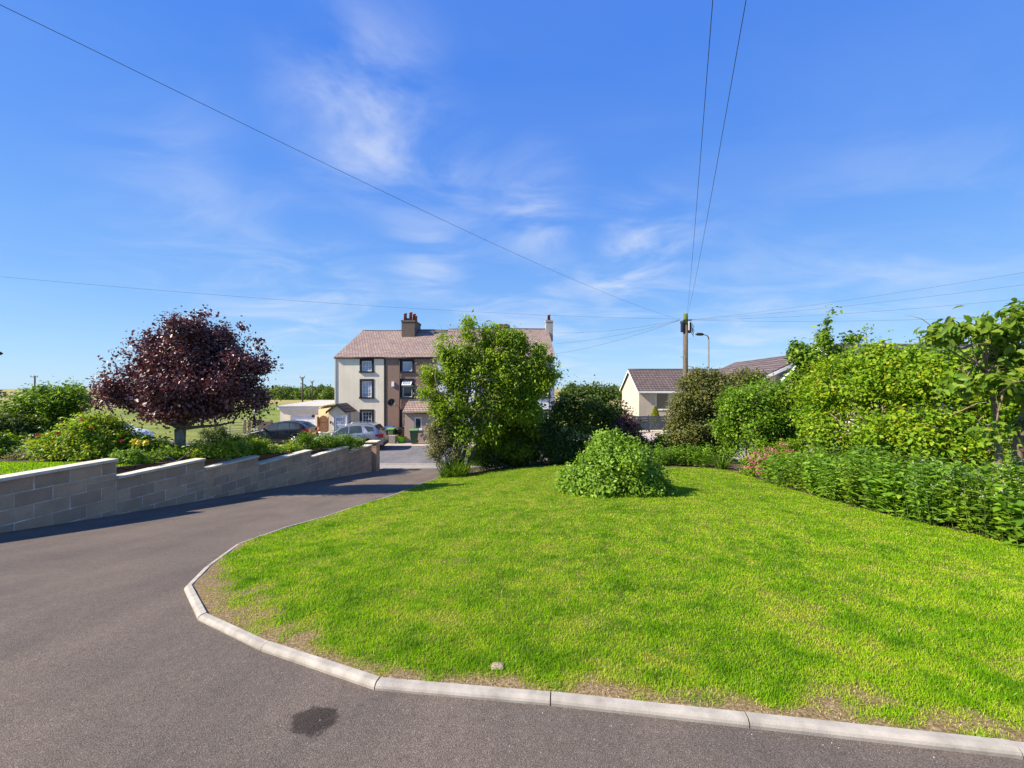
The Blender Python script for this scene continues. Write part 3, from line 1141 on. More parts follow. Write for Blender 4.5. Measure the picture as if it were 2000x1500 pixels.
def pitched_roof(parent, x0, x1, ya, yb, ze, zr, mat, ridge='ridge', over=0.06, thick=0.09, sag=0.0, name='roof', xr0=None, xr1=None, n=10, gutter=True):
    """two slopes along x; front eave ya, back eave yb"""
    ym = (ya + yb) / 2
    mb = MB()
    xr0 = x0 if xr0 is None else xr0
    xr1 = x1 if xr1 is None else xr1
    nz = Vector((0, -(zr - ze), ym - ya)).normalized() * thick
    for s, yy in ((1, ya), (-1, yb)):
        prev = None
        for k in range(n + 1):
            t = k / n
            A = Vector((x0 + (x1 - x0) * t, yy - over * s, ze - over * (zr - ze) / (ym - ya)))
            B = Vector((xr0 + (xr1 - xr0) * t, ym, zr - sag * math.sin(math.pi * t)))
            up = Vector((0, nz.y * s, nz.z))
            cur = (A, B, A + up, B + Vector((0, 0, thick)))
            if prev:
                f = [prev[2], cur[2], cur[3], prev[3]]
                mb.poly(f if s == 1 else f[::-1])
                f = [prev[0], cur[0], cur[1], prev[1]]
                mb.poly(f[::-1] if s == 1 else f)
                f = [prev[0], cur[0], cur[2], prev[2]]
                mb.poly(f if s == 1 else f[::-1])
            else:
                mb.poly([cur[0], cur[2], cur[3], cur[1]])
            prev = cur
        mb.poly([prev[0], prev[1], prev[3], prev[2]])
    rf = mb.build(name, mat, parent)
    r = MB()
    pts = [(xr0 + (xr1 - xr0) * k / n, ym, zr + thick * .75 - sag * math.sin(math.pi * k / n)) for k in range(n + 1)]
    r.tube(pts, 0.09, 6)
    r.build('ridge_tiles', M[ridge], rf)
    if gutter:
        g = MB()
        zg = ze - over * (zr - ze) / (ym - ya) - 0.01
        g.tube([(x0 + .02, ya - over - .05, zg), (x1 - .02, ya - over - .05, zg)], 0.055, 6)
        g.build('gutter', M['black'], rf)
    return rf


def chimney(roof, cx, cy, wx, wy, zb, zt, pots, mat='stack'):
    mb = MB()
    mb.box(cx - wx / 2, cx + wx / 2, cy - wy / 2, cy + wy / 2, zb, zt)
    mb.box(cx - wx / 2 - .04, cx + wx / 2 + .04, cy - wy / 2 - .04, cy + wy / 2 + .04, zt - .16, zt)
    ch = mb.build('chimney', M[mat], roof)
    for (dx, dy, h) in pots:
        p = MB()
        p.tube([(cx + dx, cy + dy, zt), (cx + dx, cy + dy, zt + h * .85), (cx + dx, cy + dy, zt + h * .86), (cx + dx, cy + dy, zt + h)], [.15, .12, .155, .15], 12)
        p.build('chimney_pot', M['pot'], roof)
    return ch


def body(parent, x0, x1, ya, yb, z0, z1, holes, mat, zr=None, name='wall', gl=True, gr=True):
    mb = MB()
    wall_holes(mb, x0, x1, z0, z1, ya, holes)
    ym = (ya + yb) / 2
    for x, use, flip in ((x0, gl, False), (x1, gr, True)):
        f = [(x, ya, z0), (x, ya, z1)] + ([(x, ym, zr)] if zr else []) + [(x, yb, z1), (x, yb, z0)]
        mb.poly(f[::-1] if flip else f)
    mb.poly([(x0, yb, z0), (x0, yb, z1), (x1, yb, z1), (x1, yb, z0)])
    return mb.build(name, M[mat], parent)


def hole(px0, px1, py0, py1):
    return (fx(px0), fx(px1), fz(py1), fz(py0))


BACK = FY + 11.0
ZR = EYE - (645.5 - 750) / F * RY - 0.1
# --- cream house
ch_x0, ch_x1 = fx(654.5), fx(752)
cream = thing('cream_house', 'cream rendered three-storey end terrace house with black window surrounds', 'house', ((ch_x0 + ch_x1) / 2, FY, GB))
HC = [hole(707, 726, 705, 725), hole(707, 726, 744.5, 775.5), hole(707, 726, 804, 834)]
body(cream, ch_x0, ch_x1, FY, BACK, GB - .3, EAVE, HC, 'cream', ZR, gr=False)
for h, b in zip(HC, ((3, 2), (3, 4), (3, 4))):
    window(cream, *h, FY, b, 'netglass' if h[2] > GB + 2 else 'glass', 0.17)
r = pitched_roof(cream, ch_x0 - .05, ch_x1, FY, BACK, EAVE, ZR, M['slate'], sag=0.03)
MB().box(ch_x1 - .07, ch_x1 + .05, FY - .035, FY + .03, GB, EAVE - .05).build('party_band', M['black'], cream)
MB().box(ch_x0 - .02, ch_x0 + .05, FY - .05, FY + .02, GB, EAVE - .1).build('downpipe', M['cream'], cream)
# porch
PYF = FY - 1.55


def pp(px, py, y): return P(px, py, y)


pa, pb = pp(642, 0, PYF).x, pp(676, 0, PYF).x
pze, pzr = EYE - (804 - 750) / F * PYF, EYE - (791 - 750) / F * PYF
mb = MB()
dx0, dx1 = pa + .38, pa + .38 + .86
dz1 = GB + 2.0
wall_holes(mb, pa, pb, GB - .2, pze, PYF, [(dx0, dx1, GB - .2, dz1)])
mb.poly([(pa, PYF, pze), (pb, PYF, pze), ((pa + pb) / 2, PYF, pzr)])
mb.poly([(pb, PYF, GB - .2), (pb, FY, GB - .2), (pb, FY, pze), (pb, PYF, pze)])
mb.poly([(pa, PYF, GB - .2), (pa, PYF, pze), (pa, FY, pze), (pa, FY, GB - .2)])
porch = mb.build('porch', M['cream2'], cream)
rf = MB()
pm = (pa + pb) / 2
for s, xe in ((-1, pa - .12), (1, pb + .12)):
    ze_ = pze - .06
    for dz in (0.0, 0.07):
        q = [(xe, PYF - .18, ze_ + dz), (pm, PYF - .18, pzr + dz + .02), (pm, FY, pzr + dz + .02), (xe, FY, ze_ + dz)]
        rf.poly(q)
    rf.poly([(xe, PYF - .18, ze_), (pm, PYF - .18, pzr + .02), (pm, PYF - .18, pzr + .09), (xe, PYF - .18, ze_ + .07)])
    rf.poly([(xe, PYF - .18, ze_), (xe, FY, ze_), (xe, FY, ze_ + .07), (xe, PYF - .18, ze_ + .07)])
rf.build('porch_roof', M['tile'], porch)
bb = MB()
for xe in (pa - .13, pb + .13):
    bb.poly([(xe, PYF - .2, pze - .16), (pm, PYF - .2, pzr - .05), (pm, PYF - .2, pzr + .1), (xe, PYF - .2, pze + .01)])
bb.build('bargeboard', M['black'], porch)
dr = MB()
dr.box(dx0, dx1, PYF + .05, PYF + .1, GB, dz1)
dr.box(dx0 - .06, dx0, PYF - .02, PYF + .1, GB, dz1 + .06).box(dx1, dx1 + .06, PYF - .02, PYF + .1, GB, dz1 + .06).box(dx0, dx1, PYF - .02, PYF + .1, dz1, dz1 + .06)
dr.build('door', M['white'], porch)
g = MB().box(dx0 + .14, dx1 - .14, PYF + .035, PYF + .055, GB + .2, dz1 - .12)
g.build('door_glass', M['doorglass'], porch)
g = MB()
for k in range(1, 4):
    xx = dx0 + .14 + (dx1 - dx0 - .28) * k / 4
    g.box(xx - .012, xx + .012, PYF + .025, PYF + .034, GB + .2, dz1 - .12)
for k in range(1, 7):
    z_ = GB + .2 + (dz1 - .12 - GB - .2) * k / 7
    g.box(dx0 + .14, dx1 - .14, PYF + .022, PYF + .031, z_ - .012, z_ + .012)
g.build('glazing_bars', M['white'], porch)
MB().box(pb - .005, pb + .02, PYF + .35, PYF + .85, GB + .75, pze - .1).build('side_window', M['netglass'], porch)
MB().tube([(pa + .16, PYF - .06, GB + 1.5), (pa + .16, PYF - .06, GB + 1.68)], 0.05, 8).build('porch_light', M['black'], porch)

# --- brown house
bx0, bx1 = ch_x1 + .004, fx(853)
brown = thing('brown_house', 'brown pebble-dashed terrace house with open top window and satellite dish', 'house', ((bx0 + bx1) / 2, FY, GB))
HB = [hole(786, 805, 706, 725), hole(786, 805, 744, 775.5), hole(786, 805, 804, 834)]
body(brown, bx0, bx1, FY, BACK, GB - .3, EAVE, HB, 'dash', ZR + .02, gl=False, gr=False)
window(brown, *HB[0], FY, (0, 0), 'netglass', 0.17)
h = HB[1]
wv = window(brown, *h, FY, (0, 0), 'glass', 0.17, transom=h[2] + (h[3] - h[2]) * .68)
tz, bz, th = h[3] - .04, h[3] - .42, 0.0
sash = MB()
oy = FY + .06
for (xa_, xb_, ta, tb) in ((h[0] + .02, h[1] - .02, 0, .13), (h[0] + .02, h[1] - .02, .87, 1), (h[0] + .02, h[0] + .08, .13, .87), (h[1] - .08, h[1] - .02, .13, .87)):
    def sp(t, off):
        return (oy - .36 * t - off * .6, tz - .30 * t + off * .8)
    q0, q1, q2, q3 = sp(ta, 0), sp(tb, 0), sp(tb, .04), sp(ta, .04)
    sash.prism([(0, q0[0], q0[1]), (0, q1[0], q1[1]), (0, q2[0], q2[1]), (0, q3[0], q3[1])], (xa_, 0, 0), (xb_, 0, 0))
sash.build('open_sash', M['white'], wv)
q0, q1 = sp(.12, .02), sp(.88, .02)
MB().poly([(h[0] + .07, q0[0], q0[1]), (h[1] - .07, q0[0], q0[1]), (h[1] - .07, q1[0], q1[1]), (h[0] + .07, q1[0], q1[1])]).build('sash_pane', M['netglass'], wv)
window(brown, *HB[2], FY, (0, 0), 'glass', 0.17, transom=HB[2][2] + .62)
r = pitched_roof(brown, bx0, bx1, FY, BACK, EAVE, ZR, M['slate'], sag=-0.05)
cz = EYE - (628 - 750) / F * (RY - .8)
chimney(r, P(803, 0, RY - .6).x, RY - .5, 1.12, 2.2, ZR - 1.2, cz, [(-.32, -.8, .62), (.14, -.75, .72), (.34, -.35, .66), (.36, .1, .55), (-.1, -.7, .2)])
MB().box(fx(785), fx(905), RY - .65, RY - .35, ZR - .22, ZR - .06).build('roof_strip', M['lead'], r)  # long dark strip just below the ridge, running right past the chimney
# satellite dish
dcx, dcz = fx(768), fz(785.5)
dish = MB()
c0 = Vector((dcx, FY - .38, dcz)); axis = Vector((0.25, -1, .35)).normalized()
u = axis.orthogonal().normalized(); v_ = axis.cross(u)
prev = None
for k in range(5):
    rr = .40 * k / 4
    ring = [c0 + (u * math.cos(a_) + v_ * math.sin(a_)) * rr * .72 + axis * (.12 * (k / 4) ** 2 - .12) for a_ in np.linspace(0, 2 * math.pi, 17)[:-1]]
    if prev:
        for q in range(16):
            dish.poly([prev[q], prev[(q + 1) % 16], ring[(q + 1) % 16], ring[q]], True)
    prev = ring
dish.tube([c0 - axis * .1, (dcx, FY, dcz - .05)], .025, 6)
dish.tube([c0 + Vector((0, 0, -.36)), c0 + axis * .42 + Vector((0, 0, -.1))], .012, 6)
dish.tube([c0 + axis * .38 + Vector((0, 0, -.1)), c0 + axis * .5 + Vector((0, 0, -.06))], .035, 8)
dish.build('satellite_dish', M['plastic_black'], brown)
MB().box(fx(765.5), fx(770.5), FY - .09, FY, fz(755), fz(745.5)).build('alarm_box', M['white'], brown, 0.01)
MB().tube([(fx(781), FY - .06, GB), (fx(781), FY - .06, EAVE - .1)], .035, 8).build('downpipe', M['plastic_black'], brown)
# lean-to porch
LY = FY - 1.5
la, lb = P(790, 0, LY).x, P(853, 0, LY).x
lz = EYE - (806 - 750) / F * LY
lzt = fz(784)
mb = MB()
hw = (P(809, 0, LY).x, P(823.5, 0, LY).x, EYE - (839 - 750) / F * LY, EYE - (815 - 750) / F * LY)
wall_holes(mb, la, lb, GB - .2, lz, LY, [hw])
mb.poly([(la, LY, GB - .2), (la, LY, lz), (la, FY, lzt), (la, FY, GB - .2)])
mb.poly([(lb, LY, GB - .2), (lb, FY, GB - .2), (lb, FY, lzt), (lb, LY, lz)])
lean = mb.build('porch', M['dash2'], brown)
window(lean, *hw, LY, (0, 0), 'glass', 0, fr=.09)
MB().prism([(0, LY - .18, lz - .02), (0, FY, lzt), (0, FY, lzt + .08), (0, LY - .18, lz + .06)], (la - .12, 0, 0), (lb + .1, 0, 0)).build('porch_roof', M['slate'], lean)
MB().tube([(la - .1, LY - .22, lz - .02), (lb + .1, LY - .22, lz - .02)], .05, 6).build('gutter', M['plastic_black'], lean)
MB().box(la - .05, lb + .05, FY - .12, FY, lzt + .05, lzt + .16).build('roof_strip', M['lead'], lean)  # lead flashing where the porch roof meets the house wall

# --- white house at the far end of the row
wx0, wx1 = bx1 + .004, fx(1083)
white = thing('white_house', 'white rendered terrace house with slate roof and end-gable chimney behind the garden tree', 'house', ((wx0 + wx1) / 2, FY, GB))
HW = [hole(a, a + 19, t, b) for a in (880, 940, 1012, 1052) for (t, b) in ((706, 725), (745, 775), (804, 834))]
body(white, wx0, wx1, FY, BACK, GB - .3, EAVE, HW, 'whitewall', ZR, gl=False)
for h in HW:
    window(white, *h, FY, (2, 2), 'glass', 0.17)
r = pitched_roof(white, wx0, wx1 + .05, FY, BACK, EAVE, ZR + .12, M['slate'], sag=-0.05)
chimney(r, P(983, 0, RY).x, RY - .2, 1.1, 1.0, ZR - .8, ZR + .52, [(-.2, 0, .12), (.25, 0, .12)])
chimney(r, P(1072, 0, RY).x, RY, .62, 1.1, ZR - .9, EYE - (627 - 750) / F * RY, [(0.0, 0, .55)], 'stackgrey')
MB().tube([(wx1 - .4, FY - .06, GB), (wx1 - .4, FY - .06, EAVE - .1)], .04, 8).build('downpipe', M['plastic_black'], white)

# --- garage
GY = 31.0
ga, gb_ = P(547, 0, GY).x, P(622, 0, GY).x
gt = EYE - (799 - 750) / F * GY
gzb = EYE - 4.3
garage = thing('garage', 'flat-roofed white garage with ribbed white door beside the cream house', 'garage', ((ga + gb_) / 2, GY, gzb))
gd = (P(567, 0, GY).x, P(615, 0, GY).x, gzb - .2, EYE - (808 - 750) / F * GY)
mb = MB()
wall_holes(mb, ga, gb_, gzb - .4, gt, GY, [gd], .15)
mb.poly([(gb_, GY, gzb - .4), (gb_, GY + 6, gzb - .4), (gb_, GY + 6, gt), (gb_, GY, gt)])
mb.poly([(ga, GY, gzb - .4), (ga, GY, gt), (ga, GY + 6, gt), (ga, GY + 6, gzb - .4)])
mb.poly([(ga, GY + 6, gzb - .4), (ga, GY + 6, gt), (gb_, GY + 6, gt), (gb_, GY + 6, gzb - .4)])
mb.build('wall', M['cream'], garage)
nrib = 9
dh = (gd[3] - gd[2]) / nrib
door = MB().box(gd[0], gd[1], GY + .12, GY + .16, gd[2], gd[3]).build('garage_door', M['whitep'], garage)
for k in range(nrib):
    MB().box(gd[0] + .02, gd[1] - .02, GY + .095, GY + .119, gd[2] + dh * k + .012, gd[2] + dh * (k + 1) - .012).build('door_panel', M['whitep'], door)
MB().box(P(608, 0, GY).x, P(614, 0, GY).x, GY + .07, GY + .094, EYE - (815.5 - 750) / F * GY, EYE - (811 - 750) / F * GY).build('door_window', M['glass'], door)
MB().box(ga - .15, gb_ + .15, GY - .12, GY + .03, gt - .02, gt + .2).build('fascia', M['whitep'], garage)
MB().prism([(0, GY - .2, gt + .2), (0, GY + 6.2, gt + .42), (0, GY + 6.2, gt + .48), (0, GY - .2, gt + .26)], (ga - .2, 0, 0), (gb_ + .2, 0, 0)).build('flat_roof', M['felt'], garage)

# side outhouse between garage and porch
oh = thing('outhouse', 'low yellow-cream outhouse set back between garage and cream porch', 'outhouse', (P(634, 0, 33).x, 33, gzb))
MB().box(P(618, 0, 33).x, ch_x0 - .06, 33, 37, gzb - .3, EYE - (800 - 750) / F * 33).build('wall', M['cream2'], oh)
MB().box(P(617, 0, 32.9).x, ch_x0 - .06, 32.85, 37.1, EYE - (800 - 750) / F * 33 + .002, EYE - (800 - 750) / F * 33 + .12).build('flat_roof', M['felt'], oh)

# brown arched garden gate
ty = 30.0
gate = thing('garden_gate', 'brown timber garden gate with arched top beside the garage', 'gate', (P(631, 0, ty).x, ty, gzb))
x0_, x1_ = P(622.5, 0, ty).x, P(641, 0, ty).x
nb = 8
for k in range(nb):
    a_ = x0_ + (x1_ - x0_) * k / nb
    t_mid = (k + .5) / nb
    top = EYE - (817 - 750) / F * ty + .22 * math.sin(math.pi * t_mid)
    MB().box(a_ + .006, a_ + (x1_ - x0_) / nb - .014, ty, ty + .025, gzb, top).build('board', M['wood_brown'], gate)
for z_ in (.35, 1.25):
    MB().box(x0_, x1_, ty + .026, ty + .07, gzb + z_, gzb + z_ + .1).build('rail', M['wood_brown'], gate)
for xx in (x0_ - .06, x1_ + .06):
    MB().box(xx - .055, xx + .055, ty - .03, ty + .08, gzb - .2, gzb + 1.75).build('post', M['wood_brown'], gate)


def lathe(mb, prof, c, sides=16):
    pts = [(c[0], c[1], c[2] + z) for r_, z in prof]
    mb.tube(pts, [r_ for r_, z in prof], sides)
    return mb


# white planter pot by the gate
o = lathe(MB(), [(.22, 0), (.27, .12), (.31, .5), (.33, .62), (.36, .64), (.36, .72), (.31, .72), (.30, .66)], (P(632.5, 0, 28.6).x, 28.6, GB + .06)).build('water_butt', M['whitep'])
tag(o, 'white round tub standing in front of the brown gate', 'tub')


# wheelie bins
def wheelie(loc, rz, body_m, lid_m, label, h=1.05, s=1.0):
    t = thing('wheelie_bin', label, 'bin', loc, rz, 'wheelie bins in front of the terrace')
    ORG[t.name] = Vector((0, 0, 0))
    b = MB()
    w0, w1, d0_, d1 = .21 * s, .27 * s, .24 * s, .33 * s
    zt = h * .88
    v8 = [(-w0, -d0_, .06), (w0, -d0_, .06), (w0, d0_ * .8, .06), (-w0, d0_ * .8, .06), (-w1, -d1, zt), (w1, -d1, zt), (w1, d1, zt), (-w1, d1, zt)]
    b.v = v8
    for f in ((0, 3, 2, 1), (4, 5, 6, 7), (0, 1, 5, 4), (1, 2, 6, 5), (2, 3, 7, 6), (3, 0, 4, 7)):
        b.f.append(f); b.sm.append(False)
    b.box(-w1 - .015, w1 + .015, -d1 - .015, d1 + .015, zt - .07, zt - .002)
    b.build('bin_body', M[body_m], t, .012)
    l = MB()
    l.prism([(0, -d1 - .04, zt), (0, -d1 - .04, zt + .05), (0, -.05, zt + .11), (0, d1 + .02, zt + .08), (0, d1 + .02, zt)], (-w1 - .03, 0, 0), (w1 + .03, 0, 0))
    l.build('lid', M[lid_m], t, .012)
    MB().tube([(-w1 * .8, d1 + .06, zt - .02), (w1 * .8, d1 + .06, zt - .02)], .016, 8).build('handle', M[body_m], t)
    for sx_ in (-1, 1):
        MB().tube([(sx_ * (w0 + .0), d0_ * .8, .1), (sx_ * (w0 + .05), d0_ * .8, .1)], .1, 12).build('wheel', M['rubber'], t)
    return t


wheelie((P(809, 0, 27.0).x, 27.0, EYE - float(hs(-7, 27)) + .06), R(8), 'bin_green', 'bin_lid', 'dark green wheelie bin standing against the pinkish lean-to porch')
wheelie((P(765.5, 0, 27.9).x, 27.9, EYE - float(hs(-9, 27.9)) + .06), R(-12), 'bin_green', 'bin_lid', 'green wheelie bin half hidden behind the beige block pier')
wheelie((P(760.5, 0, 28.45).x, 28.45, EYE - float(hs(-9, 28.4)) + .06), R(5), 'plastic_black', 'bin_blue', 'black wheelie bin with blue lid against the brown house', 1.1)
# beige pier, kettle barbecue, lime bucket
o = MB().box(P(757.5, 0, 26.9).x, P(771.5, 0, 26.9).x, 26.9, 27.3, EYE - 4.4, EYE - (851 - 750) / F * 26.9).build('low_pier', M['concrete'], None, .012)
tag(o, 'low beige rendered pier at the edge of the forecourt', 'pier')
bq = thing('kettle_barbecue', 'black kettle barbecue under the brown house wall', 'barbecue', (P(779, 0, 28.0).x, 28.0, EYE - float(hs(-8, 28)) + .06))
bc = ORG[bq.name]
lathe(MB(), [(.05, .55), (.2, .58), (.29, .7), (.3, .8)], bc).build('bowl', M['plastic_black'], bq)
lathe(MB(), [(.305, .805), (.28, .92), (.18, 1.02), (.03, 1.06)], bc).build('lid', M['plastic_black'], bq)
for a_ in (0.4, 2.5, 4.6):
    MB().tube([(bc.x + .18 * math.cos(a_), bc.y + .18 * math.sin(a_), bc.z + .62), (bc.x + .32 * math.cos(a_), bc.y + .32 * math.sin(a_), bc.z)], .014, 6).build('leg', M['steel'], bq)
lc = Vector((P(783.5, 0, 27.4).x, 27.4, EYE - float(hs(-8, 27.4)) + .06))
bk = thing('garden_trug', 'lime green plastic trug on the forecourt paving', 'trug', lc)
lathe(MB(), [(.19, 0), (.21, .02), (.29, .42), (.305, .42), (.305, .45), (.28, .45), (.2, .06)], lc).build('tub', M['lime'], bk)
MB().tube([lc + Vector((.28, 0, .42)), lc + Vector((.34, 0, .52)), lc + Vector((.30, 0, .55)), lc + Vector((.26, 0, .44))], .02, 6).build('handle', M['lime'], bk)
MB().tube([lc + Vector((-.28, 0, .42)), lc + Vector((-.34, 0, .52)), lc + Vector((-.30, 0, .55)), lc + Vector((-.26, 0, .44))], .02, 6).build('handle', M['lime'], bk)


# --- bungalows to the right
def bungalow(name_label, x0, x1, ya, yb, z0, ze, zr, roofm, holes):
    t = thing('bungalow', name_label, 'bungalow', ((x0 + x1) / 2, ya, z0))
    body(t, x0, x1, ya, yb, z0 - .5, ze, [h[:4] for h in holes], 'bungalow', zr)
    for h in holes:
        window(t, h[0], h[1], h[2], h[3], ya, (1, 1) if False else (0, 0), 'glass', 0, fr=.08, transom=None)
    rf = pitched_roof(t, x0 - .22, x1 + .22, ya, yb, ze, zr, M[roofm], over=.3, thick=.1, gutter=False)
    g = MB()
    k = (zr - ze) / ((yb - ya) / 2)
    g.box(x0 - .22, x1 + .22, ya - .36, ya - .31, ze - .3 * k - .14, ze - .3 * k + .05)
    g.build('fascia', M['whitep'], rf)
    for x in (x0 - .225, x1 + .225):
        b = MB()
        ym = (ya + yb) / 2
        for yy, sgn in ((ya - .3, 1), (yb + .3, -1)):
            b.poly([(x, yy, ze - .3 * k - .12), (x, yy, ze - .3 * k + .06), (x, ym, zr + .06), (x, ym, zr - .16)])
        b.build('bargeboard', M['whitep'], rf)
    return t


B1 = 38.0
bx = P(1248, 0, B1).x
bz0 = EYE - (815 - 750) / F * B1
bze = EYE - (760.5 - 750) / F * B1
bzr = EYE - (723 - 750) / F * (B1 + 2.9)
bungalow('beige bungalow with brown tiled roof behind the telegraph pole', bx, bx + 11.5, B1, B1 + 5.8, bz0, bze, bzr, 'tile',
         [(P(1281, 0, B1).x, P(1281, 0, B1).x + 1.3, bz0 + .75, bze - .3)])
# second bungalow: its gable faces the camera, ridge runs away
B2 = 25.0
g2 = thing('bungalow', 'bungalow with brown tiled roof and white-edged gable above the hedge', 'bungalow', (20.3, B2, EYE - 3.2))
gx, gw = 19.6, 3.9
gze, gzr = EYE + .25, EYE + 2.0
YB2 = 37.0
sh = 2.0                       # the far end stands a little to the right
mb = MB()
z0_ = EYE - 3.9
mb.poly([(gx - gw, B2, z0_), (gx + gw, B2, z0_), (gx + gw, B2, gze), (gx, B2, gzr), (gx - gw, B2, gze)])
mb.poly([(gx - gw, B2, z0_), (gx - gw, B2, gze), (gx - gw + sh, YB2, gze), (gx - gw + sh, YB2, z0_)])
mb.poly([(gx + gw, B2, z0_), (gx + gw + sh, YB2, z0_), (gx + gw + sh, YB2, gze), (gx + gw, B2, gze)])
mb.poly([(gx - gw + sh, YB2, z0_), (gx - gw + sh, YB2, gze), (gx + sh, YB2, gzr), (gx + gw + sh, YB2, gze), (gx + gw + sh, YB2, z0_)])
mb.build('wall', M['bungalow'], g2)
mb = MB()
for s in (-1, 1):
    ex = gx + s * (gw + .3)
    ez = gze - .3 * (gzr - gze) / gw
    for dz in (0.0, .1):
        mb.poly([(ex, B2 - .3, ez + dz), (gx, B2 - .3, gzr + dz), (gx + sh, YB2 + .2, gzr + dz), (ex + sh, YB2 + .2, ez + dz)])
    mb.poly([(ex, B2 - .3, ez), (gx, B2 - .3, gzr), (gx, B2 - .3, gzr + .1), (ex, B2 - .3, ez + .1)])
    mb.poly([(ex, B2 - .3, ez), (ex + sh, YB2 + .2, ez), (ex + sh, YB2 + .2, ez + .1), (ex, B2 - .3, ez + .1)])
r2 = mb.build('roof', M['tile'], g2)
mb = MB()
for s in (-1, 1):
    ex = gx + s * (gw + .3)
    ez = gze - .3 * (gzr - gze) / gw
    mb.prism([(0, 0, -.2), (0, .03, -.2), (0, .03, 0), (0, 0, 0)], (ex, B2 - .335, ez), (gx, B2 - .335, gzr))
mb.build('bargeboard', M['whitep'], r2)
B3 = 18.5
bungalow('bungalow with dark grey roof showing over the yellow-green hedge', 17.6, 31, B3, B3 + 7, EYE - 2.9, EYE - .25, EYE + 2.15, 'tile_grey', [])

# boundary fence, low brick wall and conifer by the first bungalow
FYY = 31.0
fence = thing('slatted_fence', 'dark blue-grey horizontal slat fence above a low brick wall', 'fence', (P(1268, 0, FYY).x, FYY, EYE - (841 - 750) / F * FYY))
fa, fb = P(1236, 0, FYY).x, P(1330, 0, FYY).x
ft_, fbz = EYE - (812 - 750) / F * FYY, EYE - (839 - 750) / F * FYY
for k in range(6):
    z_ = fbz + (ft_ - fbz) * k / 6
    MB().box(fa, fb, FYY, FYY + .03, z_, z_ + (ft_ - fbz) / 6 - .028).build('slat', M['slatefence'], fence)
for k in range(4):
    x_ = fa + (fb - fa) * k / 3
    MB().box(x_ - .05, x_ + .05, FYY + .031, FYY + .12, fbz - .4, ft_ + .03).build('post', M['slatefence'], fence)
lw = thing('brick_wall', 'low pale brick wall with concrete coping below the slatted fence', 'wall', (P(1280, 0, 30.2).x, 30.2, EYE - 3.9))
MB().box(P(1225, 0, 30.2).x, P(1345, 0, 30.2).x, 30.2, 30.42, EYE - 4.6, EYE - (844 - 750) / F * 30.2).build('brickwork', M['facingbrick'], lw)
MB().box(P(1225, 0, 30.2).x - .04, P(1345, 0, 30.2).x + .04, 30.14, 30.48, EYE - (844 - 750) / F * 30.2 + .002, EYE - (841 - 750) / F * 30.2).build('coping', M['coping'], lw)


